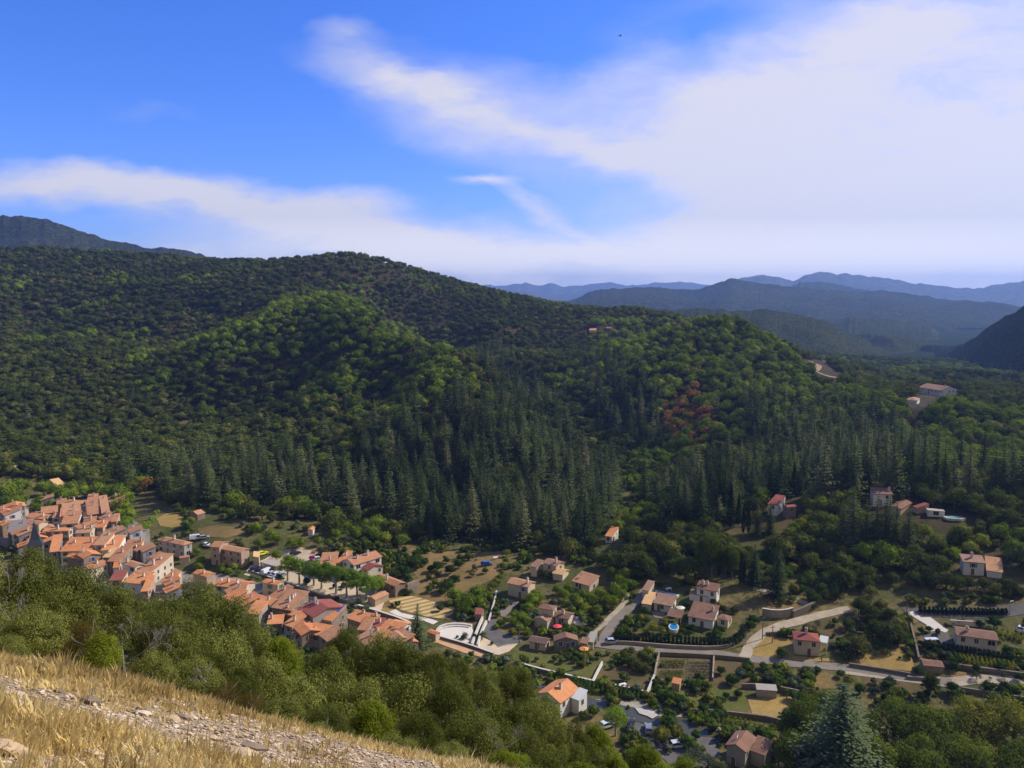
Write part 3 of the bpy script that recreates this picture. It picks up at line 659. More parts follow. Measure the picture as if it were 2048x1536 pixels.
HS(b16, (690, 465), (1060, 385), (1120, 240), 8, 'm', 'b', 's', 'topmost house of the village with a rusty brown roof', chim=1, **V)
HS(b16, (745, 815), (1180, 745), (1100, 440), 8, 'm', 'b', 's', 'brown-roofed house right of the dark alley with a white chimney', chim=2, **V)
HS(b16, (1180, 650), (1480, 715), (1385, 320), 8, 'm', 't', 's', 'tan and orange roofed house at the right end of the topmost row', chim=1, **V)
HS(b16, (1080, 890), (1465, 1000), (1540, 850), 7, 'm', 'b', 's', 'brown-roofed house under the topmost row beside the plane trees', chim=1, dish=1, **V)
HS(b16, (1500, 1000), (1690, 1005), (1810, 860), 8.5, 'm', 'b', 't', 'tall tan tower-like house beside the small plane trees', chim=0, **V)
HS(b16, (1040, 1120), (1265, 1195), (1490, 1060), 8, 'm', 'o', 'c', 'house with long pale side wall and a white flue left of the tower-like house', chim=1, **V)
HS(b16, (560, 1130), (1000, 1050), (1070, 930), 7, 'm', 'b', 's', 'house with grey-brown weathered roof and a terrace in the middle of the upper village', chim=2, **V)
HS(b16, (420, 1330), (852, 1365), (1085, 1175), 8.5, 'g', 't', 'c', 'three-storey house with orange-tan roof and a pale corner, above the big orange roof', chim=2, **V)
HS(c16, (355, 205), (1185, 185), (1390, 85), 8, 'g', 'o', 'c', 'long orange-roofed house with a cream gable crossed by a shadow', chim=1, **V)
HS(c16, (545, 415), (1000, 405), (1120, 210), 5, 'm', 'b', 's', 'low brown-roofed annex in front of the long orange roof', win=0, chim=0, cat='annex', name='annex')
HS(c16, (310, 335), (530, 350), (560, 235), 5.5, 'm', 'o', 's', 'tiny orange-roofed annex right beside the church spire', win=0, chim=1, cat='annex', name='annex')
HS(c16, (870, 850), (1875, 822), (1960, 560), 7, 'm', 'o', 'w', 'big house with the widest vivid orange roof below the spire', chim=2, dish=1, **V)
HS(c16, (560, 830), (870, 835), (1000, 470), 7, 'm', 'o', 's', 'orange-roofed house half hidden by the oaks under the spire', chim=0, **V)
HS(c16, (1060, 1010), (1640, 1110), (1920, 960), 6, 'g', 'o', 's', 'red-brown roofed house below the widest orange roof', chim=0, **V)
HS(d16, (-230, 1320), (30, 1440), (615, 1215), 6.5, 'x', 'b', 'c', 'house with brown roof and sunlit cream wall just above the oaks', chim=1, **V)
HS(d16, (150, 590), (470, 640), (830, 405), 8.5, 'm', 't', 'c', 'long narrow house with tan roof and white coping, centre of the village', chim=1, **V)
HS(d16, (360, 790), (870, 790), (1180, 500), 6.5, 'm', 'o', 'w', 'house with pinkish orange roof right of the white-coped tan roof', chim=1, **V)
HS(d16, (1095, 690), (1645, 655), (1885, 520), 6.5, 'm', 'b', 'y', 'brown-roofed house with a plain yellow end wall', win=0, chim=1, **V)
HS(d16, (430, 1010), (780, 1040), (1090, 850), 6.5, 'm', 'y', 's', 'small house with straw-yellow roof', chim=0, dish=1, **V)
HS(d16, (740, 1035), (940, 1170), (1410, 865), 7, 'm', 'b', 's', 'brown-roofed house edging the deep shaded lane below the straw-yellow roof', chim=1, **V)
HS(d16, (1190, 845), (1490, 835), (1760, 745), 6, 'm', 't', 's', 'small stone house with terrace in front of the yellow wall', chim=0, dish=1, **V)
HS(d16, (1010, 1240), (1430, 1370), (1790, 1255), 6.8, 'g', 't', 'w', 'pale house with tall shuttered front and orange ridge, lower village', chim=1, shut='n', **V)
HS(d16, (750, 1320), (950, 1355), (1010, 1205), 6, 'm', 'o', 'w', 'narrow orange-roofed house stuck to the pale shuttered front', chim=0, **V)
HS(e12, (1330, 62), (1500, 100), (1790, 15), 5, 'm', 'b', 'c', 'small cream house with brown roof beside the red awning', chim=0, **V)
HS(e12, (1050, 440), (1385, 485), (2040, 120), 6.5, 'm', 'b', 'c', 'large house with a roof terrace cut into its brown roof', chim=2, dish=1, **V)
HS(e12, (690, 700), (1200, 745), (1450, 545), 5, 'm', 'o', 'w', 'low house with a fresh orange roof just above the oaks', chim=1, dish=1, **V)
HS(e12, (430, 585), (700, 645), (880, 480), 5, 'm', 'r', 'c', 'low house with dark red roof beside the fresh orange one', chim=0, **V)
HS(e12, (1190, 900), (1360, 925), (1560, 665), 5, 'm', 'o', 'p', 'rusty-roofed house sinking behind the oaks', chim=0, **V)
HS(e12, (1780, 620), (2010, 650), (2230, 500), 4.5, 'm', 'o', 'c', 'orange-tiled house behind the reddish oak below the roof terrace', chim=1, **V)
HS(c1, (1603, 608), (1882, 670), (1985, 640), 7.4, 'h', 't', 'g', 'big hip-roofed grey house standing alone at the village edge', win=2, chim=2, dish=1)
HS(c1, (1835, 800), (1942, 788), (1985, 765), 3, 'g', 'b', 'c', 'small brown-roofed outhouse beneath the lone hip-roofed house', win=0, chim=0, cat='outhouse', name='outhouse')
HS(f12, (765, 480), (1310, 580), (1645, 500), 8.0, 'g', 't', 'p', 'long stained ochre building beside the car park', chim=0, cat='old building', name='old_building')
HS(f12, (520, 415), (758, 445), (1010, 300), 9.2, 'g', 'b', 'p', 'taller brown-roofed end of the stained ochre row', chim=0, cat='old building', name='old_building')
HS(f12, (1645, 655), (1775, 700), (1790, 560), 5, 'n', 'y', 'c', 'pale lean-to against the gable of the stained ochre building', win=0, chim=0, cat='lean-to', name='lean_to')
HS(f12, (60, 1100), (420, 1200), (690, 1115), 5.5, 'g', 'o', 'p', 'house with peaked rust roof left of the shaded garden', chim=1, **V)
HS(g12, (210, 520), (990, 622), (1445, 450), 6.8, 'g', 'o', 'c', 'wide orange-roofed house with a cream end wall above the oaks', chim=2, dish=2, **V)
HS(g12, (1450, 440), (1860, 515), (2120, 440), 6.2, 'g', 'o', 'c', 'orange-roofed house with white end wall by the car park wall', chim=1, **V)
HS(h12, (310, 345), (560, 385), (1130, 190), 5.2, 'm', 'b', 's', 'low stone house with brown roof right below the white end wall', chim=1, **V)
HS(h12, (-60, 370), (500, 512), (600, 390), 6, 'm', 'o', 's', 'low orange roof in front of the cream end wall', win=0, chim=1, dish=1, **V)
HS(g12, (1120, 1175), (1390, 1262), (1645, 1040), 6.6, 'm', 'o', 'g', 'orange-roofed house with a bare grey side wall beside the oaks', win=0, chim=0, **V)
HS(h12, (640, 505), (1050, 655), (1535, 345), 7.2, 'm', 't', 's', 'house with tan patched roof and a row of chimney pots', chim=3, **V)
HS(h12, (1055, 660), (1600, 825), (2440, 560), 8.4, 'g', 'r', 'g', 'largest building of the lower village with smooth maroon roof', win=0, chim=3, dish=1, pitch=.26, cat='large building', name='large_house')
HS(h12, (560, 650), (1235, 830), (1590, 800), 5.6, 'm', 'o', 's', 'long thin orange roof running below the maroon roof', win=0, chim=1, **V)
HS(h12, (420, 1010), (840, 985), (900, 830), 4.6, 'm', 'o', 's', 'shaded rusty-roofed house left of the beige gable', chim=1, **V)
HS(h12, (810, 1010), (1075, 1085), (1585, 850), 6.2, 'm', 'o', 'g', 'house with beige side wall and two tiny round windows', chim=1, **V)
HS(h12, (1110, 1190), (1370, 1245), (1560, 1030), 5, 'm', 't', 'g', 'tan-roofed house with a small loggia just above the oaks', chim=0, **V)
HS(h12, (1400, 1230), (1900, 1320), (2060, 1120), 5, 'm', 'o', 'g', 'orange-roofed house with a skylight just above the oaks', chim=0, dish=1, **V)
TARP = HS(c9, (-20, 405), (215, 395), (510, 205), 6.3, 'm', 'o', 's', 'orange-roofed house with a blue tarpaulin on it', chim=0, dish=1, **V)
HS(c9, (480, 330), (790, 430), (1040, 345), 6.2, 'm', 'o', 's', 'row house with coarse orange tiles right of the blue tarpaulin', chim=0, **V)
HS(c9, (640, 285), (1060, 355), (1240, 330), 6.6, 'm', 'o', 's', 'row house carrying two tall chimneys next to the retaining wall', chim=3, **V)
HS(c9, (755, 480), (880, 572), (1040, 410), 5.6, 'm', 'b', 'g', 'small grey-brown roofed house between the orange roofs above the oaks', chim=0, **V)
HS(c9, (1000, 470), (1110, 520), (1240, 400), 5.2, 'm', 'r', 's', 'tiny red-roofed house with a white chimney', chim=1, **V)
HS(c9, (1000, 600), (1125, 632), (1400, 470), 5, 'm', 'o', 's', 'orange-roofed house touching the tops of the oaks', chim=0, **V)
HS(c9, (1240, 470), (1560, 540), (1800, 440), 5.8, 'g', 'o', 'w', 'last orange-roofed house before the tall spruce, with an open loggia', win=2, chim=0, **V)
HS(c9, (1480, 700), (1650, 830), (1800, 740), 5, 'g', 'o', 's', 'small hipped orange roof at the foot of the tall spruce', chim=1, **V)
HS(z3, (236, 905), (318, 935), (362, 918), 2.6, 'g', 'o', 'c', 'tiny orange-tiled shelter between spruce and theatre', win=0, chim=0, cat='shelter', name='shelter')
HS(c8, (520, 262), (752, 345), (1238, 195), 7.2, 'x', 'b', 'w', 'manor-like house with wide brown gable roof behind the plane trees', win=2, chim=2, cat='large house', name='large_house')
HS(c8, (830, 400), (988, 440), (1262, 352), 5.8, 'g', 'r', 'c', 'beige house with dark red roof in front of the manor-like house', chim=0)
HS(c8, (425, 290), (520, 312), (740, 190), 5.4, 'm', 'o', 's', 'red-roofed wing behind the manor-like house', win=0, chim=1, cat='annex', name='annex')
HS(c8, (180, 300), (440, 360), (500, 215), 5, 'm', 'b', 's', 'brown-roofed house left of the manor-like house with a chimney', win=0, chim=1)
HS(c8, (1085, 560), (1455, 708), (1655, 645), 5.4, 'g', 'b', 's', 'stone barn with a row of tall openings beside the plane trees', win=2, chim=1, cat='barn', name='barn')
HS(c8, (1020, 872), (1112, 938), (1352, 830), 3.2, 'x', 't', 't', 'little tan-roofed hut at the end of the plane tree row', win=0, chim=0, cat='hut', name='hut')
HS(z3, (948, 470), (1142, 512), (1212, 462), 5.6, 'g', 't', 'c', 'cream villa with pinkish roof and blue shutters', chim=1, shut='b', cat='villa', name='villa')
HS(z3, (1268, 290), (1392, 325), (1482, 290), 5.6, 'g', 'u', 'c', 'main block of the upper villa above the pine garden', chim=1, cat='villa', name='villa')
HS(z3, (1175, 312), (1218, 335), (1282, 298), 4.6, 'm', 'u', 'c', 'left wing of the upper villa above the pine garden', chim=0, cat='villa wing', name='villa_wing')
HS(z3, (1350, 385), (1452, 402), (1512, 355), 3, 'g', 'y', 'c', 'low garage of the upper villa with straw-coloured roof', win=0, chim=0, cat='garage', name='garage')
HS(z3, (1525, 452), (1690, 500), (1868, 478), 3, 'm', 't', 'c', 'bungalow with dappled pink roof in the trees', chim=0, dish=1, cat='bungalow', name='bungalow', pitch=.4)
HS(z3, (1235, 695), (1366, 716), (1432, 680), 6.2, 'h', 'v', 'c', 'two-storey hip-roofed core of the middle villa', chim=0, cat='villa', name='villa')
HS(z3, (1190, 782), (1312, 815), (1368, 775), 3.4, 'x', 'u', 'c', 'gabled garage wing left of the hip-roofed villa', win=0, chim=0, cat='villa wing', name='villa_wing')
HS(z3, (1372, 768), (1502, 797), (1560, 738), 3.4, 'g', 'v', 'c', 'low right wing of the hip-roofed villa with a chimney', chim=1, cat='villa wing', name='villa_wing')
HS(z3, (1140, 990), (1302, 1020), (1342, 965), 2.9, 'g', 'd', 'c', 'small cream outbuilding with two dark windows', win=2, chim=0, cat='outbuilding', name='outbuilding')
HS(z3, (1372, 988), (1590, 985), (1640, 935), 3.6, 'x', 'v', 's', 'dark stone cottage with small blue shutters', chim=0, shut='b', cat='cottage', name='cottage')
HS(z3, (1600, 1002), (1668, 1015), (1692, 980), 2.5, 'm', 'u', 't', 'terracotta lean-to right of the dark stone cottage', win=0, chim=0, cat='lean-to', name='lean_to')
HS(z3, (1665, 992), (1725, 1002), (1760, 945), 2.6, 'm', 'f', 'w', 'pale-roofed pergola beside the lane', walls='posts', win=0, chim=0, cat='pergola', name='pergola')
HS(z6, (196, 330), (412, 365), (546, 266), 5.8, 'x', 'o', 'w', 'white riverside house with big orange gable roof', chim=1, pitch=.45, cat='riverside house', name='riverside_house')
HS(z6, (492, 316), (540, 346), (600, 300), 5.0, 'm', 'w', 'w', 'glazed conservatory tower on the right of the riverside house', win=2, chim=0, cat='conservatory', name='conservatory')
HS(z6, (1500, 690), (1682, 700), (1756, 600), 5.6, 'x', 'v', 'g', 'large brown-roofed house at the bottom of the picture', chim=0, dish=1, pitch=.42, cat='riverside house', name='riverside_house')
HS(z6, (1684, 712), (1812, 722), (1862, 650), 4.4, 'm', 'v', 'g', 'lower wing of the brown-roofed house at the bottom', win=0, chim=0, cat='house wing', name='house_wing')
HS(z4, (292, 355), (384, 370), (432, 280), 3, 'm', 'y', 'c', 'flat-pitched straw-coloured wing of the pool villa', win=0, chim=0, cat='villa wing', name='villa_wing', pitch=.15)
HS(z4, (398, 350), (578, 386), (618, 325), 3.2, 'm', 'u', 'w', 'pool villa with tan roof and two wide dark openings', win=2, chim=0, cat='villa', name='villa')
HS(z4, (300, 225), (362, 242), (418, 188), 4, 'm', 'u', 'c', 'small tile-roofed tower behind the pool villa', chim=0, cat='outbuilding', name='outbuilding')
HS(z4, (735, 262), (908, 296), (935, 272), 3, 'm', 'u', 'w', 'lower front of the white house behind the pool', win=2, chim=0, cat='house wing', name='house_wing')
HS(z4, (795, 212), (1000, 250), (1048, 210), 6, 'm', 'v', 'w', 'upper floor of the white house shaded by cypresses', chim=2, cat='house', name='house')
HS(z4, (720, 475), (968, 522), (1010, 430), 3.8, 'm', 'v', 'w', 'long brown-roofed villa with porch behind the clipped hedge', chim=1, cat='villa', name='villa')
HS(z4, (995, 492), (1100, 520), (1142, 478), 3.4, 'h', 'v', 'c', 'porch wing of the long brown-roofed villa with a yellow creeper', chim=0, cat='villa wing', name='villa_wing')
HS(z4, (528, 472), (665, 496), (720, 455), 2.5, 'm', 'v', 't', 'brown-tiled open shelter beside the round pool', walls='posts', win=0, chim=0, cat='shelter', name='shelter')
HS(z4, (1715, 692), (1962, 716), (1975, 640), 5.8, 'h', 'r', 'c', 'cream house with red hipped roof above the lane', win=1, chim=2)
HS(z4, (1962, 705), (2022, 728), (2035, 690), 4.6, 'm', 'w', 'c', 'white-roofed balcony block on the right of the red-roofed house', win=0, chim=0, walls='posts', cat='balcony', name='balcony')
HS(z4, (1365, 1158), (1560, 1172), (1560, 1150), 2.2, 'm', 'f', 'g', 'corrugated grey shed against a field wall', win=0, chim=0, cat='shed', name='shed')
HS(z4, (572, 1095), (652, 1112), (668, 1075), 1.4, 'm', 'o', 't', 'tiny orange-tiled tool shed below the vegetable rows', win=0, chim=0, cat='tool shed', name='tool_shed')
HS(z5, (1370, 552), (1432, 640), (1820, 692), 5.8, 'x', 'v', 'c', 'big two-storey cream house with brown roof near the right edge', win=2, chim=1, pitch=.3)
HS(z5, (1088, 855), (1130, 918), (1322, 936), 2.5, 'x', 'v', 's', 'low brown-roofed garage by the lane under the big cream house', win=0, chim=0, cat='garage', name='garage')
HS(k4, (1662, 704), (1808, 716), (1822, 690), 5.6, 'm', 'u', 'w', 'white house with dark shutters on the right-hand slope', chim=1, shut='g')
HS(k4, (1810, 764), (1918, 776), (1902, 722), 3, 'm', 't', 'w', 'low pink-roofed wing of the white house on the right-hand slope', win=0, chim=0, cat='house wing', name='house_wing')
HS(k4, (1092, 276), (1222, 282), (1236, 262), 6, 'm', 'v', 'w', 'upper block of the large house among the pines', chim=1)
HS(k4, (1208, 350), (1272, 374), (1345, 332), 3.6, 'x', 'v', 't', 'sunlit gabled wing of the large house among the pines', win=0, chim=0, cat='house wing', name='house_wing')
HS(k4, (1310, 356), (1372, 366), (1450, 362), 3.2, 'm', 'r', 't', 'red-roofed kitchen wing left of the turquoise pool', win=0, chim=0, cat='house wing', name='house_wing')
HS(k4, (1440, 380), (1548, 388), (1562, 376), 2.8, 'f', 'f', 'w', 'white pool house with two arches beside the turquoise pool', win=2, chim=0, cat='pool house', name='pool_house')
HS(k4, (452, 325), (490, 350), (542, 322), 5.6, 'm', 'r', 'w', 'white half of the stone house under the cypresses', chim=0)
HS(k4, (498, 352), (552, 362), (612, 356), 6, 'x', 'r', 's', 'stone half of the house under the cypresses with tall window', chim=0)
HS(zr, (1425, 802), (1560, 822), (1602, 808), 5.6, 'g', 'u', 'w', 'white farmhouse on the hilltop at the right', chim=1, cat='farmhouse', name='farmhouse')
HS(zr, (1362, 872), (1425, 882), (1442, 868), 3, 'h', 'u', 'w', 'small pavilion below the hilltop farmhouse', win=0, chim=0, cat='pavilion', name='pavilion')
HS(zm, (1405, 466), (1440, 470), (1452, 462), 3.4, 'm', 't', 'c', 'distant tan-roofed house on the wooded saddle', mxd=8, win=0, chim=0)
HS(zm, (1495, 455), (1530, 458), (1540, 452), 3.4, 'm', 'v', 's', 'distant stone house right of the tan-roofed one on the saddle', mxd=6, win=0, chim=0)
HS(w8, (740, 885), (960, 950), (1100, 915), 3.4, 'x', 'y', 't', 'straw-roofed farm building left of the village in the trees', win=0, chim=0, cat='farm building', name='farm_building')
HS(c1, (1935, 330), (2020, 355), (2090, 330), 3.4, 'x', 't', 's', 'small stone cabin in the terraced meadow', win=0, chim=0, cat='cabin', name='cabin')
HS(crop(380, 1030, 4.267), (1010, 118), (1050, 128), (1072, 100), 3, 'x', 'o', 'w', 'tiny white hut with red roof in the wood edge', win=0, chim=0, cat='hut', name='hut')
HS(z3, (1830, 45), (1890, 62), (1950, 15), 3.2, 'm', 'o', 'w', 'small villa half hidden in the trees above the gardens', mxd=10, chim=0, cat='villa', name='villa')
HS(crop(380, 1030, 4.267), (600, 400), (700, 430), (720, 380), 2.6, 'f', 'f', 's', 'dark open carport at the edge of the car park', walls='posts', win=0, chim=0, cat='carport', name='carport')
HS(z3, (665, 745), (728, 752), (738, 715), 2.2, 'm', 'r', 's', 'red-tiled pump hut at the corner of the orchard', win=0, chim=0, cat='hut', name='hut')

# church: square tower under a slate spire
P = hit(71, 1089, 9.5); ch = thing('church_tower', 'grey slate church spire rising over the orange roofs', 'church tower', (P[0], P[1], P[2] - 9.5), .5)
mb = MB(); mb.box(-2.3, 2.3, -2.3, 2.3, -1, 9.4); put('tower_wall', mb.mesh('tower_wall', [WL['s']]), ch)
mb = MB(); ap = (0, 0, 18.4); q = [(-2.5, -2.5, 9.45), (2.5, -2.5, 9.45), (2.5, 2.5, 9.45), (-2.5, 2.5, 9.45)]; q2 = [(x * .62, y * .62, 11.6) for x, y, z in q]
mb.quad(q[::-1])
for i in range(4): j = (i + 1) % 4; mb.quad([q[i], q[j], q2[j], q2[i]]); mb.quad([q2[i], q2[j], ap])
sp_ = put('spire', mb.mesh('spire', [plain('spire_slate', (.045, .055, .065), .75, .2, .25, 2)]), ch)
mb = MB(); mb.tube((0, 0, 18.3), (0, 0, 19.8), .05, .04); mb.tube((-.35, 0, 19.4), (.35, 0, 19.4), .04, .04); put('cross', mb.mesh('cross', [plain('iron', (.05, .05, .05))]), sp_)
mb = MB()
for s in (-1, 1): mb.box(-.5, .5, s * 2.3 - .05, s * 2.3 + .05, 6, 8.3); mb.box(s * 2.3 - .05, s * 2.3 + .05, -.5, .5, 6, 8.3)
put('louvre', mb.mesh('louvre', [plain('louvre', (.06, .055, .05))]), ch)
HS(a16, (250, 1375), (1045, 1350), (1120, 1070), 6.5, 'm', 'g', 's', 'church nave with faded grey roof left of the spire', chim=1, cat='church nave', name='church_nave')
# tarpaulin lying on its roof
o, (wx, wy, H, pm_, ya, bb) = TARP
ta = MB(); f = lambda x, y: (x, y, H + pm_ * x + .06)
ta.quad([f(wx * .55, wy * .15), f(wx * .98, wy * .15), f(wx * .98, wy * .45), f(wx * .55, wy * .45)][::-1]); ta.box(wx * .55, wx * .56, wy * .15, wy * .45, H + pm_ * wx * .55 + .0, H + pm_ * wx * .55 + .12)
tp = put('tarpaulin', ta.mesh('tarpaulin', [plain('blue_plastic', (.05, .16, .62), .4, .5)]), None, o.location, o.rotation_euler[2]); tag(tp, 'blue tarpaulin spread on an orange roof', 'tarpaulin')

# small houses wedged into what is left between the bigger ones
VP = [(0,1020),(80,1000),(150,1000),(235,1000),(250,1040),(290,1090),(300,1110),(310,1150),(350,1160),(330,1190),(250,1165),(200,1140),(120,1110),(0,1085)]
VP2 = [(425,1165),(520,1180),(560,1195),(660,1210),(700,1232),(790,1258),(830,1290),(800,1310),(690,1290),(600,1270),(540,1250),(450,1210)]
kf = 0
for poly in (VP, VP2):
    x0, x1 = min(p[0] for p in poly), max(p[0] for p in poly); y0_, y1_ = min(p[1] for p in poly), max(p[1] for p in poly)
    for _ in range(420):
        u, v = rh.uniform(x0, x1), rh.uniform(y0_, y1_)
        if not inpoly([u], [v], poly)[0]: continue
        P = hit(u, v, 5)
        if any(math.hypot(P[0] - f[0], P[1] - f[1]) < f[2] * .8 + 2.6 for f in FOOT): continue
        w_ = rh.uniform(5, 7.5); d_ = rh.uniform(5, 7.5); an = math.radians(rh.choice((35, 48, 40))); ax = Vector((math.cos(an), math.sin(an))); ay = Vector((-ax.y, ax.x)); he_ = rh.uniform(4.2, 6)
        hp = (P[0], P[1], H1(P[0], P[1]) + he_); q1 = Vector((P[0], P[1])) + ay * d_; q2_ = Vector((P[0], P[1])) + ax * w_
        A_ = proj(q1.x, q1.y, hp[2]); C_ = proj(q2_.x, q2_.y, hp[2]); B_ = proj(*hp); rc_ = rh.choice('obott')
        house((float(A_[0]), float(A_[1])), (float(B_[0]), float(B_[1])), (float(C_[0]), float(C_[1])), he_, rh.choice('mmg'), rc_, rh.choice('scgwt'),
              'small ' + {'o': 'orange', 'b': 'brown', 't': 'tan'}[rc_] + '-roofed house wedged between larger ones in the ' + ('upper' if poly is VP else 'lower') + ' village', chim=rh.choice((0, 1)), group='small infill houses of the village', hitp=hp, **V); kf += 1
print('infill', kf)
# ------------------------------------------------------------------ ground cover, roads, walls
def drape(name, poly, mat, off=.08, px=True, step=3.0, y0=120., kind='structure'):
    pts = [hit(u, v, 0, y0)[:2] for u, v in poly] if px else poly
    bm = bmesh.new(); f = bm.faces.new([bm.verts.new((x, y, 0)) for x, y in pts]); bm.normal_update()
    if f.normal.z < 0: f.normal_flip()
    xs = [p[0] for p in pts]; ys_ = [p[1] for p in pts]
    for ax, a, b_ in ((0, min(xs), max(xs)), (1, min(ys_), max(ys_))):
        q = a + step
        while q < b_:
            n = (1, 0, 0) if ax == 0 else (0, 1, 0); c = (q, 0, 0) if ax == 0 else (0, q, 0)
            bmesh.ops.bisect_plane(bm, geom=bm.verts[:] + bm.edges[:] + bm.faces[:], plane_co=c, plane_no=n); q += step
    bmesh.ops.triangulate(bm, faces=bm.faces[:])
    co = np.array([v.co[:] for v in bm.verts]); z = Hg(co[:, 0], co[:, 1]) + off
    for v, q in zip(bm.verts, z): v.co.z = q
    me = bpy.data.meshes.new(name); bm.to_mesh(me); bm.free(); me.materials.append(mat)
    o = put(name, me); o['kind'] = kind; return o
def path_pts(px, y0=120., close=2.2, h=0.0):
    w_ = [Vector(hit(u, v, h, y0)[:2]) for u, v in px]; out = []
    for a, b_ in zip(w_, w_[1:]):
        n = max(1, int((b_ - a).length / close))
        out += [a.lerp(b_, i / n) for i in range(n)]
    out.append(w_[-1])
    for _ in range(2): out = [out[0]] + [(out[i - 1] + out[i] * 2 + out[i + 1]) / 4 for i in range(1, len(out) - 1)] + [out[-1]]
    return out
def normals(p):
    r = []
    for i in range(len(p)):
        d = (p[min(i + 1, len(p) - 1)] - p[max(i - 1, 0)]).normalized(); r.append(Vector((-d.y, d.x)))
    return r
ROADS = []
def road(name, px, width, mat, off=.12, y0=120.):
    p = path_pts(px, y0); n = normals(p); L = 5; vs_ = []
    for a, b_ in zip(p, n):
        wl, wr = rh.uniform(-.22, .22), rh.uniform(-.22, .22)
        for k in range(L + 1):
            q = a + b_ * (width * (k / L - .5) + (wl if k == 0 else wr if k == L else 0)); vs_.append((q.x, q.y))
    v = np.array(vs_); z = Hg(v[:, 0], v[:, 1]) + off; m = len(p); idx = np.arange(m * (L + 1)).reshape(m, L + 1)
    fc = np.stack([idx[:-1, 1:], idx[:-1, :-1], idx[1:, :-1], idx[1:, 1:]], -1).reshape(-1, 4)
    ROADS.append((np.array([q[:] for q in p]), width / 2 + 1.0))
    return struct(put(name, mesh_from(name, np.column_stack([v, z]), fc, [mat], smooth=True)))
def wall(name, px, h, th, mat, label, cat='wall', cap=None, y0=120., group=None, top=None, hh=0.0):
    h = h * .68 if not hh else h
    p = path_pts(px, y0, 2.0, hh); n = normals(p); mb = MB()
    g = Hg([q.x for q in p], [q.y for q in p])
    for i in range(len(p) - 1):
        a0, a1 = p[i] - n[i] * th / 2, p[i] + n[i] * th / 2; b0, b1 = p[i + 1] - n[i + 1] * th / 2, p[i + 1] + n[i + 1] * th / 2
        za, zb_ = g[i] + h, g[i + 1] + h
        mb.hexa([(a0.x, a0.y, g[i] - 1), (b0.x, b0.y, g[i + 1] - 1), (b1.x, b1.y, g[i + 1] - 1), (a1.x, a1.y, g[i] - 1), (a0.x, a0.y, za), (b0.x, b0.y, zb_), (b1.x, b1.y, zb_), (a1.x, a1.y, za)], 0)
    o = mb.build(name, [mat])
    if cap:
        tag(o, label, cat, group); cb = MB(); e = .06
        for i in range(len(p) - 1):
            a0, a1 = p[i] - n[i] * (th / 2 + e), p[i] + n[i] * (th / 2 + e); b0, b1 = p[i + 1] - n[i + 1] * (th / 2 + e), p[i + 1] + n[i + 1] * (th / 2 + e)
            za, zb_ = g[i] + h + .003, g[i + 1] + h + .003
            cb.hexa([(a0.x, a0.y, za), (b0.x, b0.y, zb_), (b1.x, b1.y, zb_), (a1.x, a1.y, za), (a0.x, a0.y, za + .08), (b0.x, b0.y, zb_ + .08), (b1.x, b1.y, zb_ + .08), (a1.x, a1.y, za + .08)])
        put('coping', cb.mesh('coping', [cap]), o)
    else: tag(o, label, cat, group)
    return o
def groundmat(name, c1, c2, c3=None, s=.35, row=None, rowc=None, rough=.95):
    m, t, b = newmat(name, rough, .03); p = pos(t)
    n = t.noise(p, s, 5, .65); n2 = t.noise(p, s * 9, 5, .7)
    col = t.mix(t.mrange(n, .35, .65), c4(c1), c4(c2)); col = t.mix(t.math('MULTIPLY', t.mrange(n2, .45, .7), .6), col, c4(c3 or [q * .6 for q in c1]))
    if row:
        mp = t.new('ShaderNodeMapping'); mp.inputs['Rotation'].default_value = (0, 0, row[0]); t.l.new(p, mp.inputs[0]); sp = t.new('ShaderNodeSeparateXYZ'); t.l.new(mp.outputs[0], sp.inputs[0])
        wv = t.math('ADD', t.math('SINE', t.math('MULTIPLY', sp.outputs[0], 2 * math.pi / row[1])), t.mrange(n2, .2, .8, -.8, .8))
        col = t.mix(t.mrange(wv, -.2, .6), col, c4(rowc))
    t.l.new(col, b.inputs['Base Color']); bump(t, b, n2, .5, .1); return m
SAND = groundmat('pale_sand', (.56, .44, .28), (.64, .52, .36), (.46, .36, .24)); ASPH = groundmat('asphalt', (.12, .112, .10), (.17, .16, .145), (.085, .08, .075))
LANE = groundmat('worn_asphalt', (.22, .19, .15), (.29, .25, .20), (.15, .13, .10)); DIRT = groundmat('dirt_track', (.38, .31, .21), (.50, .43, .32), (.24, .20, .12))
DRY = groundmat('dry_meadow', (.17, .125, .05), (.28, .18, .075), (.075, .085, .022), .12); GOLD = groundmat('golden_grass', (.30, .20, .065), (.40, .27, .09), (.13, .12, .035), .3)
GRASS = groundmat('green_grass', (.07, .095, .02), (.14, .14, .04), (.20, .14, .06), .25); SOIL = groundmat('brown_soil', (.17, .11, .06), (.09, .085, .03), (.06, .07, .02), .2)
STRAW = groundmat('straw_field', (.52, .40, .17), (.60, .47, .22), (.40, .27, .11), .4, (R(62), 2.6), (.33, .21, .085))
VEG = groundmat('vegetable_soil', (.13, .095, .055), (.18, .13, .07), (.08, .06, .035), .5)
PALE = groundmat('pale_concrete', (.66, .60, .50), (.72, .66, .56), (.55, .49, .40), .5)
STONE = wallmat('rubble_stone', (.25, .205, .15), .8, .5); PSTONE = wallmat('pale_stone', (.38, .32, .24), .7, .4); CAP = plain('pale_coping', (.56, .52, .44), var=.3, scale=.8)
STREET = groundmat('village_street', (.26, .23, .19), (.33, .29, .23), (.16, .14, .12), .3)
drape('village_street', [(0,1015),(110,985),(240,985),(262,1040),(300,1060),(300,1110),(380,1150),(430,1145),(520,1165),(570,1180),(660,1205),(720,1235),(800,1262),(830,1300),(800,1330),(600,1290),(480,1240),(380,1225),(230,1190),(140,1150),(0,1090)], STREET, .07)
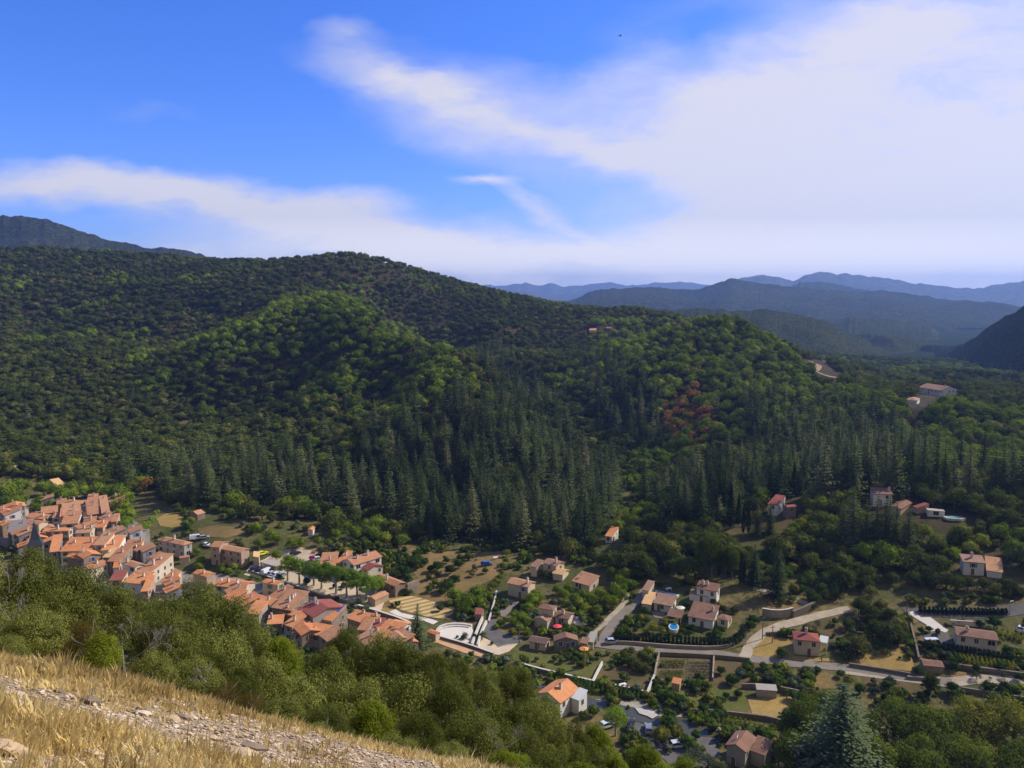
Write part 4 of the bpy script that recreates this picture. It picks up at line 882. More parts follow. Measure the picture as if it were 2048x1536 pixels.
drape('village_square', [(488,1150),(500,1132),(530,1118),(556,1102),(600,1094),(636,1106),(660,1122),(700,1150),(752,1160),(775,1188),(762,1222),(735,1232),(690,1212),(640,1188),(600,1176),(556,1164)], SAND, .10)
drape('theatre_floor', z3((320,900),(350,868),(400,848),(480,838),(560,842),(640,862),(660,930),(640,1000),(560,1012),(440,985),(345,960)), PALE, .14)
drape('asphalt_court', z3((745,835),(800,800),(850,790),(868,860),(900,905),(1000,930),(1130,965),(1075,1005),(960,1020),(872,1042),(800,980),(735,925)), ASPH, .14)
drape('forecourt', z3((735,960),(800,985),(870,1042),(960,1020),(1060,1005),(970,1085),(880,1115),(760,1100),(690,1060)), SAND, .11)
drape('driveway', z3((935,615),(1060,640),(1010,700),(930,780),(880,760),(905,690)), LANE, .12)
drape('car_park', z6((850,495),(950,500),(1060,545),(1200,590),(1440,600),(1500,690),(1500,805),(1180,805),(1000,640),(860,565)), ASPH, .12, y0=110)
WATER, t, b = newmat('river_water', .08, .5); b.inputs['Specular IOR Level'].default_value = .3; n = t.noise(pos(t), .6, 4); t.l.new(t.mix(n, c4((.05, .045, .025)), c4((.10, .10, .06))), b.inputs['Base Color']); bump(t, b, t.noise(pos(t), 5, 3), .25, .05)
drape('river', z6((130,190),(200,185),(290,240),(420,300),(640,330),(730,330),(860,355),(910,400),(1090,470),(1270,470),(1430,530),(1500,585),(1620,640),(1500,650),(1280,585),(1100,520),(880,480),(840,420),(700,400),(560,380),(300,290)), WATER, .07, y0=110)
drape('river_bank', z6((640,335),(860,350),(1000,330),(1300,430),(1440,490),(1620,520),(1860,590),(1800,620),(1500,560),(1300,460),(1090,455),(900,392),(760,365)), groundmat('bank_gravel', (.32, .28, .22), (.42, .38, .31), (.10, .12, .04), .3), .10, y0=110)
drape('rock_ledge', z6((920,400),(980,408),(1070,430),(1075,455),(1040,475),(1000,455),(950,440)), groundmat('pale_rock', (.45, .42, .37), (.55, .52, .46), (.22, .2, .17), .8), .28, y0=110)
drape('meadow', z3((225,205),(420,190),(640,195),(905,190),(905,330),(860,420),(700,500),(560,560),(480,600),(330,700),(130,590),(160,430),(60,300)), DRY, .06)
drape('straw_field', z3((-130,585),(130,592),(300,640),(480,722),(470,745),(385,792),(250,775),(110,742),(-60,690)), STRAW, .09)
drape('field', z3((480,700),(560,690),(735,700),(735,770),(700,850),(640,845),(480,820),(390,795)), SOIL, .08)
drape('field', z3((-190,690),(-70,700),(60,760),(100,790),(20,830),(-80,790),(-260,690)), GOLD, .09)
drape('lawn', z3((1000,1030),(1130,1090),(1300,1110),(1500,1160),(1700,1180),(1790,1190),(1720,1360),(1500,1300),(1300,1255),(1060,1205),(1000,1150)), GRASS, .07)
drape('field', z6((632,232),(700,115),(860,100),(1050,190),(1052,215),(1000,300),(800,270)), SOIL, .08)
drape('vegetable_plot', z6((1075,60),(1270,58),(1258,205),(1060,215)), VEG, .08)
drape('vegetable_plot', z6((1285,60),(1450,62),(1450,215),(1268,205)), VEG, .08)
drape('field', z6((1455,80),(1760,80),(1980,260),(1750,270),(1455,240)), SOIL, .07)
drape('dry_field', z6((1690,335),(1990,320),(2015,400),(1900,480),(1725,450)), GOLD, .08)
drape('rough_ground', z6((1040,210),(1660,270),(1700,450),(1440,440),(1290,420),(1060,330)), GRASS, .06)
drape('dry_lawn', z5((530,830),(640,800),(900,765),(1000,830),(1045,890),(1035,975),(800,950),(560,915)), GOLD, .08)
drape('dry_lawn', z4((1280,780),(1330,700),(1400,670),(1660,690),(1700,740),(1720,850),(2040,870),(2040,900),(1440,875),(1290,830)), GOLD, .08)
drape('terrace', z5((60,600),(120,500),(250,470),(380,560),(410,650),(390,740),(260,760),(200,650)), SOIL, .08)
drape('orchard_strip', z5((1360,960),(1600,1000),(2048,1050),(2048,1130),(1900,1130),(1480,1040),(1380,1020)), DRY, .08)
drape('field', z5((0,960),(300,1000),(340,1130),(0,1140)), DRY, .07)
drape('field', z5((560,1020),(900,1040),(1100,1080),(1120,1170),(700,1180),(600,1130)), SOIL, .07)
drape('terraced_meadow', c1((1600,400),(1700,340),(1850,360),(1900,460),(1760,490),(1640,470)), GOLD, .08)
drape('terraced_meadow', crop(380,1030,4.267)((60,120),(200,90),(420,110),(480,160),(300,200),(100,180)), DRY, .08)
drape('terraced_meadow', w8((60,590),(620,580),(740,745),(400,710),(160,660)), STRAW, .1)
drape('meadow', crop(380,1030,4.267)((910,270),(1090,290),(1280,310),(1250,400),(1100,370),(960,330)), GOLD, .08)
drape('meadow', c8((1260,240),(1640,240),(1600,330),(1380,420),(1280,400)), GOLD, .07)
drape('terrace_bank', z4((1400,230),(1520,250),(1830,350),(1900,380),(1700,440),(1430,440),(1480,330)), DRY, .08)
drape('gravel_yard', z5((980,440),(1180,470),(1340,590),(1200,610),(1100,480)), PALE, .1)
drape('shaded_yard', z5((1130,640),(1340,600),(1400,720),(1340,750),(1150,740)), ASPH, .1)
drape('patio', z3((1545,760),(1640,800),(1680,850),(1560,850),(1530,800)), PALE, .1)
drape('patio', z4((380,430),(520,440),(480,500),(410,490)), LANE, .1)
road('lane', [(1213,1292),(1260,1296),(1315,1301),(1435,1308),(1497,1318),(1540,1322),(1600,1328),(1700,1336),(1820,1354),(1905,1366)], 3.4, LANE)
road('lane', [(1200,1296),(1212,1270),(1228,1245),(1252,1222),(1278,1200),(1290,1180)], 3.3, LANE, .13)
road('dirt_road', [(1490,1316),(1497,1290),(1520,1270),(1560,1252),(1600,1242),(1650,1228),(1700,1218)], 3.2, DIRT, .14)
road('drive', [(1690,1340),(1900,1366),(1990,1356),(2060,1366)], 3.6, DIRT, .10)
road('road', [(1810,1226),(1900,1226),(1960,1228),(2010,1224),(2080,1212)], 5.0, ASPH, .12)
road('footpath', z4((1330,220),(1500,240),(1560,275),(1680,310),(1840,360)), 2.2, DIRT, .12)
road('footpath', z5((1010,430),(1090,490),(1160,550),(1250,575),(1345,610)), 1.8, PALE, .14)
road('footpath', z3((1700,930),(1800,850),(1900,760),(1980,670),(2040,560)), 2.0, DIRT, .11)
road('hill_track', zr((650,590),(720,630),(800,650),(850,680),(820,710),(900,740),(1000,755)), 4.5, groundmat('hill_dirt', (.26, .18, .12), (.34, .26, .18)), .3)
road('lane', z3((-70,720),(-10,755),(60,790),(140,770),(320,830)), 2.4, PALE, .12)
road('towpath', z3((250,960),(420,1010),(600,1080),(740,1115)), 3.0, groundmat('tile_path', (.55, .33, .17), (.62, .40, .22)), .13)
wall('retaining_wall', [(497,1143),(515,1150),(556,1163),(600,1178),(640,1192),(658,1197)], 1.2, .5, STONE, 'stone parapet with pale top round the car park', cap=CAP)
wall('retaining_wall', [(655,1196),(690,1209),(714,1218)], 1.5, .8, STONE, 'dark stone retaining wall under the plane trees', cap=STONE)
wall('retaining_wall', [(716,1216),(750,1226),(800,1242),(820,1252)], 1.6, .7, STONE, 'retaining wall with broad white coping running to the theatre', cap=CAP)
wall('stone_wall', c8((1660,655),(1745,630),(1830,592)), 4.0, .6, PSTONE, 'high pale stone wall joined to the barn', top=1, hh=4.0)
wall('stone_wall', c8((1110,945),(1200,920),(1350,890),(1440,870),(1560,860)), 2.4, .6, STONE, 'brown stone wall between hut and straw field')
wall('amphitheatre_step', z3((330,925),(322,900),(350,868),(400,850),(480,840),(560,844),(640,862)), .9, .8, WL['w'], 'outer curved white step of the open-air theatre', 'step', cap=CAP)
wall('amphitheatre_step', z3((345,930),(342,905),(370,880),(420,862),(490,855),(560,858),(620,870)), .5, .7, WL['w'], 'inner curved white step of the open-air theatre', 'step', cap=CAP)
wall('canal_wall', z3((362,968),(410,985),(520,1012),(640,1050),(690,1065),(760,1095),(830,1118)), 1.2, .5, STONE, 'low wall with white coping in front of the theatre', cap=CAP)
wall('canal_wall', z3((770,835),(740,890),(715,960),(690,1050)), 1.5, .5, WL['w'], 'white channel wall beside the asphalt court', cap=CAP)
wall('canal_wall', z3((735,800),(710,850),(690,910),(660,980),(640,1040)), 1.5, .5, WL['w'], 'white channel wall beside the theatre floor', cap=CAP)
wall('garden_wall', z3((860,560),(845,640),(815,740),(790,830)), 1.2, .4, PSTONE, 'pale wall down the side of the shaded ditch', cap=CAP)
wall('garden_wall', z3((765,640),(745,720),(735,800),(715,840)), 1.6, .4, STONE, 'mossy wall at the right side of the orchard')
wall('river_wall', z6((130,110),(280,155),(420,185),(540,215),(630,235),(800,268),(940,292),(1010,315)), 1.6, .5, STONE, 'long river wall with pale coping under the gardens', cap=CAP, y0=110)
wall('garden_wall', z6((698,100),(660,170),(632,232)), 1.4, .3, WL['w'], 'thin white wall between the lawn and the brown plot', cap=CAP, y0=110)
wall('garden_wall', z6((1054,205),(1030,260),(1005,325)), 2.2, .4, WL['w'], 'bright white end wall of the brown plot', cap=CAP, y0=110)
wall('garden_wall', z6((1085,40),(1070,100),(1055,190)), 1.6, .4, PSTONE, 'pale stone wall left of the vegetable rows', y0=110)
wall('roadside_wall', z4((440,842),(700,852),(960,868),(1160,880),(1300,900)), 1.6, .4, STONE, 'stone wall on the low side of the lane above the vegetables')
wall('roadside_wall', z4((0,735),(200,740),(440,765),(700,780),(1000,790),(1110,775),(1200,720),(1255,650)), 1.5, .4, PSTONE, 'low wall under the clipped hedge')
wall('stone_wall', z4((1415,475),(1500,500),(1600,500),(1700,470)), 3.6, .5, PSTONE, 'curved stone retaining wall above the dirt road', cap=CAP, hh=0)
wall('stone_wall', z4((1700,490),(1800,450),(1930,385)), 3.0, .8, STONE, 'rough rubble wall climbing to the right of the curved one')
wall('boundary_wall', z5((985,440),(1010,560),(1040,680),(1070,800),(1085,880)), 1.8, .5, STONE, 'dark stone wall falling between lawn and drive')
wall('roadside_wall', z5((450,925),(700,965),(980,1010),(1060,1030)), 1.4, .5, STONE, 'long stone wall on the upper side of the lane')
wall('roadside_wall', z5((980,1040),(1100,1050),(1280,1062)), 1.2, .5, PSTONE, 'pale wall beside the round dark tree')
wall('stone_wall', z5((1320,920),(1420,945),(1600,965),(1850,1000),(2048,1025)), 1.8, .6, STONE, 'terrace wall under the yellow flower bed')
wall('stone_wall', z5((1470,1150),(1650,1180),(1900,1225),(2048,1240)), 1.6, .6, STONE, 'lower terrace wall above the big lime-green trees')
wall('parapet', z5((1080,425),(1300,432),(1600,436),(1900,440)), 1.0, .4, STONE, 'roadside parapet along the shaded road')
wall('field_wall', z6((1460,60),(1456,140),(1452,210)), 1.4, .4, PSTONE, 'short stone wall right of the vegetable rows', y0=110)
wall('field_wall', z6((1650,262),(1760,262),(1900,275),(2000,300),(2040,310)), 2.0, .5, STONE, 'field wall behind the corrugated shed', y0=110)
wall('field_wall', z6((1300,432),(1500,440),(1650,462),(1750,472),(1900,490),(1950,520)), 1.8, .5, STONE, 'bottom field wall above the bright reeds', y0=110)
wall('terrace_wall', z4((1450,655),(1560,650),(1700,640)), 1.4, .5, STONE, 'terrace wall left of the red hipped roof')
wall('carport_beam', z5((1370,545),(1480,552),(1600,560),(1690,566)), 2.0, .3, WL['c'], 'pale wall with coping behind the big cream house', cap=CAP)
# pools
POOL, t, b = newmat('pool_water', .06, .5); n = t.noise(pos(t), 1.5, 3); t.l.new(t.mix(n, c4((.01, .17, .42)), c4((.02, .26, .52))), b.inputs['Base Color']); bump(t, b, t.noise(pos(t), 4, 2), .15, .03)
TURQ = plain('turquoise_water', (.12, .50, .46), .08, .5, .1)
def pool(px, water, label, y0=120., rim=.7, h=.35):
    pts = [Vector(hit(u, v, 0, y0)[:2]) for u, v in px]; c = sum(pts, Vector((0, 0))) / len(pts); g = max(H1(p.x, p.y) for p in pts) + .12
    o = thing('swimming_pool', label, 'swimming pool', (c.x, c.y, g)); mb = MB(); n = len(pts); out = [p + (p - c).normalized() * rim for p in pts]
    for i in range(n):
        j = (i + 1) % n; a, b_, d, e = pts[i] - c, pts[j] - c, out[j] - c, out[i] - c
        mb.hexa([(e.x, e.y, -.5), (d.x, d.y, -.5), (b_.x, b_.y, -.5), (a.x, a.y, -.5), (e.x, e.y, h), (d.x, d.y, h), (b_.x, b_.y, h), (a.x, a.y, h)])
    put('rim', mb.mesh('rim', [CAP]), o); wb = MB(); wb.quad([((p - c).x, (p - c).y, h - .12) for p in pts][::-1] if (pts[1] - pts[0]).cross(pts[2] - pts[1]) < 0 else [((p - c).x, (p - c).y, h - .12) for p in pts])
    put('water', wb.mesh('water', [water]), o)
    us = [p[0] for p in px]; v_ = [p[1] for p in px]; FOOT.append((c.x, c.y, max((p - c).length for p in pts) + 1, min(us), max(us), min(v_), max(v_), c.length))
pool(z4((432, 252), (625, 288), (610, 308), (450, 278)), POOL, 'long blue swimming pool behind the pool villa')
a_ = [(592 + 38 * math.cos(q), 600 + 38 * math.sin(q)) for q in np.linspace(0, 2 * math.pi, 15)[:-1]]
pool(z4(*a_), POOL, 'round blue pool with white rim beside the trees', rim=.35, h=.5)
pool(k4((1548, 432), (1620, 428), (1668, 438), (1640, 450), (1570, 448)), TURQ, 'turquoise pool of the large house among the pines')
# hedges
def hedge(px, h, th, label, mat=None, y0=120., name='hedge'):
    p = path_pts(px, y0, 1.0); r = np.random.default_rng(len(p)); P2 = np.array([q[:] for q in p]); nn = np.array([q[:] for q in normals(p)])
    n = int(len(p) * 130 * max(1, h / 1.2)); i = r.integers(0, len(p), n); s = r.uniform(-1, 1, n); z = r.uniform(0, 1, n); k = r.integers(0, 3, n)
    s = np.where(k == 0, np.sign(s), s); z = np.where(k == 1, 1, z)
    c = P2[i] + nn[i] * (s * th / 2)[:, None] + r.normal(size=(n, 2)) * .18; g = Hg(c[:, 0], c[:, 1]); zz = g + z * h * r.uniform(.9, 1.1, n)
    nr = np.column_stack([nn[i] * s[:, None], z * .8]) + rdir(n, r) * .7; nr /= np.linalg.norm(nr, axis=1)[:, None]
    v, f = quads(np.column_stack([c, zz]), nr, r.uniform(.3, .6, n), .8, r)
    return tag(put(name, mesh_from(name, v, f, [mat or L_OAK], tone=r.random(n))), label, 'hedge')
hedge(z4((60,712),(300,715),(470,715),(700,735),(950,755),(1100,755),(1180,720),(1240,660)), 1.9, 1.4, 'long dark clipped hedge round the villa garden', L_CYP)
hedge(z5((1100,432),(1300,445),(1600,450),(1880,455)), 1.5, 1.2, 'hedge along the road at the right', L_CYP)
hedge(z5((1180,760),(1400,800),(1640,840),(1900,880)), 1.8, 1.6, 'dark hedge below the big cream house', L_CYP)
hedge(z5((1340,850),(1500,870),(1700,895),(1950,930)), 1.1, 3.2, 'bed of yellow shrubs under the big cream house', L_YEL, name='shrub_bed')
hedge(z5((1800,630),(1900,650),(2030,690)), 1.2, 2.6, 'bright green clipped shrubs right of the big cream house', L_LIME, name='shrub_bed')
hedge(z6((1300,430),(1400,460),(1560,500),(1700,540),(1860,580)), 1.2, 3.6, 'bright green reeds along the river', L_LIME, y0=110, name='reed_bed')
hedge(z6((480,240),(640,270),(800,290),(950,320)), 1.4, 3.4, 'green riverside undergrowth below the river wall', L_GRN, y0=110, name='shrub_bed')
# crop rows
def rows(px4, n, mat, label, y0=110.):
    a, b_, c, d = [Vector(hit(u, v, 0, y0)[:2]) for u, v in px4]
    for i in range(n):
        f = (i + .5) / n; p = a.lerp(d, f); q = b_.lerp(c, f); r = np.random.default_rng(i); m = int((q - p).length * 26); t_ = r.random(m)
        x = p.x + (q.x - p.x) * t_ + r.normal(size=m) * .16; y = p.y + (q.y - p.y) * t_ + r.normal(size=m) * .16; z = Hg(x, y) + .1 + r.random(m) * .55
        nr = rdir(m, r); nr[:, 2] = abs(nr[:, 2]); v, g = quads(np.column_stack([x, y, z]), nr, r.uniform(.22, .42, m), .8, r)
        tag(put('crop_row', mesh_from('crop_row', v, g, [mat], tone=r.random(m))), label, 'crop row', label)
rows(z6((1100, 70), (1262, 72), (1255, 130), (1095, 130)), 4, L_GRN, 'dark green vegetable row nearest the lane in the left plot')
rows(z6((1095, 145), (1255, 145), (1250, 195), (1085, 195)), 4, L_LIME, 'yellow-green bean row at the lower end of the left plot')
rows(z6((1290, 80), (1440, 85), (1440, 200), (1280, 200)), 6, L_GREY, 'grey-green vegetable row in the right plot')
# ------------------------------------------------------------------ trees of the valley
def T(px, kind, w, label, name='garden_tree', cat='tree', group=None, hf=1.0, y0=120., small=False):
    """px: list of crown centres in the photograph; w: crown widths in photo pixels"""
    for i, (u, v) in enumerate(px):
        wi = w[i] if hasattr(w, '__len__') else w
        meshes, cw, ch, mid, tr = KIND[kind]
        D_ = hit(u, v, 3, y0)[1]
        for _ in range(3):
            s = (wi * D_ / F) / cw; P = hit(u, v, mid * s * hf, y0); D_ = math.hypot(P[0], P[1])
        g = H1(P[0], P[1])
        plant(name, meshes[rh.randrange(len(meshes))], tr, label if isinstance(label, str) else label[i], cat, (P[0], P[1], g), rh.uniform(0, 6.28), (s, s, s * hf), group if (isinstance(label, str) and len(px) > 1) or group else None)
        TREES.append((P[0], P[1], cw * s / 2))
TREES = []
KIND = {'oak': (OAK3, 9.2, 8, 4.4, T_OAK[0]), 'bri': (BRI3, 9.6, 9, 4.8, T_OAK[1]), 'grn': (GRN3, 5.2, 5.2, 3.0, T_SM[0]), 'grey': (GREY3, 5.0, 5, 2.8, T_SM[1]), 'yel': (YEL3, 5.2, 5.2, 3.0, T_SM[0]),
        'lim': (LIM3, 10.5, 11, 6.2, T_LIM), 'pla': (PLA3, 9.8, 8, 5.6, T_PLA), 'ced': (CED3, 8.4, 24, 12, T_CED), 'cyp': (CYP3, 1.9, 12, 6, T_CYP), 'sil': (SIL3, 8.4, 24, 12, T_CED), 'pop': ([POP3], 2.0, 11, 5.5, T_CYP)}
def UP(base, top, kind, label, name, cat='tree', y0=120., wide=1.0, group=None):
    """tree given by the foot and the tip of its outline"""
    P = hit(base[0], base[1], 0, y0); D_ = P[1]; h = abs(at_y(top[0], top[1], D_)[2] - P[2]); meshes, cw, ch, mid, tr = KIND[kind]; s = h / ch
    plant(name, meshes[rh.randrange(len(meshes))], tr, label, cat, (P[0], P[1], H1(P[0], P[1])), rh.uniform(0, 6.28), (s * wide, s * wide, s), group)
    TREES.append((P[0], P[1], cw * s * wide / 2))
    if kind in ('cyp', 'pop', 'sil') or name == 'spruce_tree': FOOT.append((P[0], P[1], .5, base[0] - 5, base[0] + 5, top[1] - 2, base[1] - 12, math.hypot(P[0], P[1])))
# plane trees on the square
T(c8((60, 420), (190, 470), (440, 520), (620, 600), (800, 600), (960, 700), (1110, 640)) + crop(380,1030,4.267)((830, 430), (930, 450)), 'pla', [58, 60, 66, 68, 60, 54, 50, 56, 58],
  ['plane tree on the square, third from the car park', 'plane tree on the square, fourth from the car park, wide crown', 'plane tree in the middle of the row on the square', 'plane tree on the square with the forked dark trunk', 'plane tree on the square left of the last pair',
   'plane tree nearest the retaining wall, leaning crown', 'last plane tree of the row beside the stone barn', 'first plane tree of the row, beside the parked vans', 'second plane tree of the row after the vans'], 'plane_tree', group='plane trees on the village square')
T(b16((1900, 1120), (2020, 1020)) + c1((1480, 470), (1560, 410), (1600, 340)), 'pla', [30, 26, 30, 22, 18], 'bright pollarded tree at the upper edge of the village', 'plane_tree', group='pollarded trees at the upper village edge')
T(z6((790, 455),), 'pla', 60, 'round pollarded tree at the corner of the car park', 'plane_tree', y0=110, hf=1.25)
# gardens and orchard
O = 'round fruit tree standing in the dry orchard meadow'
T(z3((130, 260), (60, 350), (330, 300), (440, 330), (520, 280), (610, 220), (420, 460), (480, 420), (270, 330), (340, 380), (640, 380), (760, 350), (260, 510), (370, 530), (70, 420), (640, 770)), 'grn', [30, 24, 28, 26, 26, 22, 34, 30, 20, 18, 15, 16, 20, 20, 16, 14], O, 'fruit_tree', group='fruit trees in the orchard meadow')
T(z3((480, 560), (600, 620), (680, 540), (560, 660), (700, 620)), 'bri', [42, 48, 44, 38, 36], 'large spreading walnut between orchard and straw field', 'walnut_tree', group='walnuts at the end of the orchard')
T(z3((950, 190), (870, 450), (820, 480), (790, 560), (940, 260), (930, 320), (910, 370), (890, 410), (850, 440), (800, 520), (770, 600), (775, 640)), 'yel', [20, 18, 22, 18, 16, 15, 14, 14, 15, 15, 14, 12], 'yellowing tree along the orchard ditch', 'garden_tree', group='yellowing trees along the ditch')
T(z3((1300, 390), (1250, 370)), 'oak', [26, 18], 'dark pine bush in front of the upper villa', group='pine bushes by the upper villa')
T(z3((1180, 600), (1140, 680), (1080, 760), (1010, 800), (1130, 800), (1240, 590), (1060, 860), (1200, 560)), 'bri', [40, 38, 34, 26, 30, 30, 26, 30], 'dense dark tree between driveway and hip-roofed villa', group='dense trees by the driveway')
T(z3((1460, 560), (1560, 600), (1620, 560), (1700, 600), (1780, 560), (1860, 620), (1920, 560), (1990, 500), (1480, 640), (1650, 680), (1760, 700), (2040, 470), (1400, 520), (1500, 500), (1600, 640)), 'bri', [32, 34, 34, 36, 36, 36, 34, 30, 28, 30, 30, 30, 26, 28, 30], 'leafy tree in the wooded garden below the bungalow', group='trees of the wooded garden')
T(z3((1270, 860), (1390, 870), (1450, 900), (1600, 860), (1660, 880), (1330, 900), (1540, 890), (1470, 840)), 'grn', [18, 18, 18, 20, 20, 14, 16, 15], 'round shrub round the terrace of the hip-roofed villa', 'garden_shrub', 'shrub', 'shrubs round the middle villa')
T(z3((1770, 790), (1730, 860), (1950, 900), (1990, 860), (2040, 900)), 'oak', [24, 14, 24, 24, 24], 'dark tree beside the lane bend', group='dark trees beside the lane')
T(z3((1420, 1080), (1480, 1120), (1560, 1140), (1640, 1110), (1520, 1060), (1440, 1150), (1700, 1140), (1600, 1180), (1380, 1130), (1760, 1100)), 'grn', 17, 'low leafy shrub in the garden of the dark cottage', 'garden_shrub', 'shrub', 'shrubs of the cottage garden')
T(z3((1640, 1140),), 'pop', 8, 'orange flowering climber on a stake in the cottage garden', 'garden_shrub', 'shrub')
T(z3((430, 1090), (500, 1110)), 'oak', [26, 24], 'dark bush at the end of the tiled path', 'garden_shrub', 'shrub', 'bushes at the end of the tiled path')
T(z3((580, 930),), 'grey', 20, 'single small tree on the open-air theatre floor')
T(z3((820, 1000), (870, 740), (900, 820), (1000, 890)), 'grn', [10, 16, 18, 22], 'small tree at the edge of the asphalt court', group='small trees round the court')
T(c8((1820, 200), (1700, 260), (1560, 400), (1450, 480), (1640, 520), (1320, 120), (1480, 150), (680, 80), (590, 110), (1950, 260)), 'grn', [28, 26, 26, 24, 20, 18, 16, 22, 18, 22], 'tree between the manor-like house and the orchard', group='trees behind the manor-like house')
T(c8((1540, 800), (1620, 780), (1700, 790)), 'oak', [16, 18, 16], 'dark fig bush against the pale stone wall', 'garden_shrub', 'shrub', 'fig bushes against the stone wall')
q2 = crop(380, 1030, 4.267)
T(q2((560, 90), (600, 230), (680, 150), (740, 190), (870, 230), (940, 220), (1100, 210), (1180, 230), (1330, 300), (740, 330), (1240, 150), (1400, 130), (1560, 130), (1660, 180), (1720, 60), (1800, 200), (1330, 90), (1500, 60)), 'bri', [30, 24, 30, 28, 34, 26, 24, 24, 28, 28, 30, 36, 38, 36, 36, 36, 30, 34], 'leafy tree on the terraces above the car park', group='trees on the terraces above the car park')
T(q2((100, 380), (60, 300), (280, 430), (370, 430), (560, 400), (70, 430), (330, 470), (410, 480), (530, 520), (580, 540)), 'bri', [24, 20, 20, 22, 14, 22, 18, 16, 14, 14], 'tree in the shaded garden under the ochre building', group='trees under the ochre building')
T(c1((200, 40), (100, 60), (40, 90), (150, 200), (60, 220), (230, 180), (440, 60), (560, 90), (650, 130), (420, 200), (520, 250), (350, 260), (720, 60), (1200, 90), (1290, 160), (1180, 200), (1260, 240), (1320, 330), (1150, 260), (1290, 410), (1230, 330), (760, 120), (860, 90), (1000, 70), (1100, 110)), 'bri',
  [40, 40, 40, 36, 40, 30, 36, 36, 36, 32, 30, 26, 36, 40, 40, 34, 36, 34, 24, 28, 26, 30, 34, 36, 36], 'bushy tree pressed against the back of the village', group='trees behind the village')
T(c1((120, 190), (180, 230)), 'grn', [26, 20], 'bright light-green tree at the left edge of the village', group='bright trees at the left of the village')
T(c1((1900, 430), (1960, 400), (1880, 540), (1800, 260), (1660, 540)), 'grn', [22, 22, 14, 20, 14], 'tree beside the stone cabin in the meadow', group='trees beside the stone cabin')
# round the pool villas
T(z4((80, 120), (150, 160), (60, 220), (30, 320), (110, 260), (230, 170), (210, 260), (30, 60), (150, 60), (200, 330)), 'bri', [30, 30, 34, 36, 30, 22, 18, 34, 36, 12], 'dense tree left of the pool villa', group='dense trees left of the pool villa')
T(z4((320, 410), (290, 480), (230, 500), (340, 500), (100, 600), (200, 650), (120, 660), (260, 560), (170, 540)), 'grn', [22, 24, 18, 20, 26, 16, 14, 16, 15], 'round tree on the lawn inside the clipped hedge', group='trees inside the clipped hedge')
T(z4((510, 530), (400, 570), (490, 600), (560, 630), (330, 600), (660, 650)), 'yel', [20, 24, 20, 16, 16, 8], 'yellow-green shrub beside the round pool', 'garden_shrub', 'shrub', 'yellow-green shrubs beside the round pool')
T(z4((770, 570), (700, 560), (680, 600), (990, 620), (1040, 590), (930, 640), (1180, 650), (1000, 660), (1330, 490), (1300, 540), (1370, 500)), 'grn', [20, 16, 16, 22, 18, 18, 18, 18, 26, 22, 18], 'round green tree in front of the long brown villa', group='trees in front of the long brown villa')
T(z4((720, 360), (640, 400), (900, 380), (1000, 370), (1050, 400), (1160, 410), (960, 330)), 'oak', [20, 18, 22, 24, 22, 20, 18], 'dark tree between the pool villa and the white house', group='dark trees behind the villas')
T(z4((130, 830), (210, 880), (300, 830), (360, 870), (270, 930), (200, 790), (360, 790), (80, 860), (330, 950)), 'oak', [30, 34, 32, 30, 30, 24, 24, 20, 26], 'dark evergreen oak in the clump beside the brown plot', 'holm_oak', group='dark oak clump beside the brown plot')
T(z4((1130, 1040), (1030, 960), (1340, 1040), (1300, 920), (1500, 1000), (1560, 1060), (1460, 960), (1580, 1000), (1640, 950), (1190, 1180), (1080, 1200), (1420, 920), (1540, 930)), 'grn', [28, 22, 20, 22, 30, 28, 26, 22, 16, 22, 18, 18, 20], 'bush in the gardens between lane and river', 'garden_shrub', 'shrub', 'bushes between lane and river')
T(z4((1600, 800), (1700, 300), (1780, 200), (1600, 330)), 'grn', [26, 18, 20, 16], ['round dark bush in front of the red-roofed house', 'bush above the curved stone wall', 'green bush beside the footpath on the slope', 'dark bush under the small spruce'], 'garden_shrub', 'shrub')
T(z4((1880, 370),), 'grn', 16, 'clipped bush on top of the rubble wall', 'garden_shrub', 'shrub')
T(z5((530, 700), (850, 600), (700, 560), (900, 520), (440, 520), (640, 420), (560, 350), (740, 350), (830, 440), (700, 690)), 'oak', [50, 56, 42, 40, 30, 40, 44, 30, 36, 22], 'big dark oak on the golden meadow side of the falling wall', 'holm_oak', group='big dark oaks between the two houses')
T(z5((700, 800), (160, 520), (270, 540), (1040, 700)), 'grey', [14, 18, 12, 10], 'small pale olive tree on the dry terraces', 'olive_tree', group='small olive trees on the dry terraces')
T(z5((1195, 1060),), 'oak', 38, 'tall round dark tree beside the pale lane', 'holm_oak', hf=1.5)
T(z5((1080, 950), (1100, 700), (1180, 570), (1390, 1090), (1500, 1210), (1780, 500), (1640, 520), (2010, 1010), (930, 1140), (550, 1110), (440, 1030), (370, 980), (60, 940), (160, 950)), 'grn', [22, 12, 14, 26, 12, 28, 18, 18, 22, 26, 24, 18, 16, 16], 'bush along the lanes at the right', 'garden_shrub', 'shrub', 'bushes along the lanes at the right')
T(z5((1620, 1000), (1870, 1000), (1740, 1030)), 'grey', [18, 14, 8], 'grey-green olive tree on the strip below the terrace wall', 'olive_tree', group='olive trees on the lower strip')
T(z5((620, 60), (840, 100), (650, 230), (1050, 100), (1150, 60), (1240, 120), (1340, 120), (1440, 150), (1540, 150), (1690, 160), (1880, 170), (1800, 200), (1950, 200), (600, 140), (500, 100), (250, 130), (300, 200), (230, 250), (90, 120), (150, 300)), 'oak',
  [46, 30, 30, 40, 44, 40, 40, 38, 34, 32, 40, 34, 32, 34, 36, 40, 36, 30, 34, 30], 'rounded oak on the slope below the white house', 'holm_oak', group='oaks below the white house')
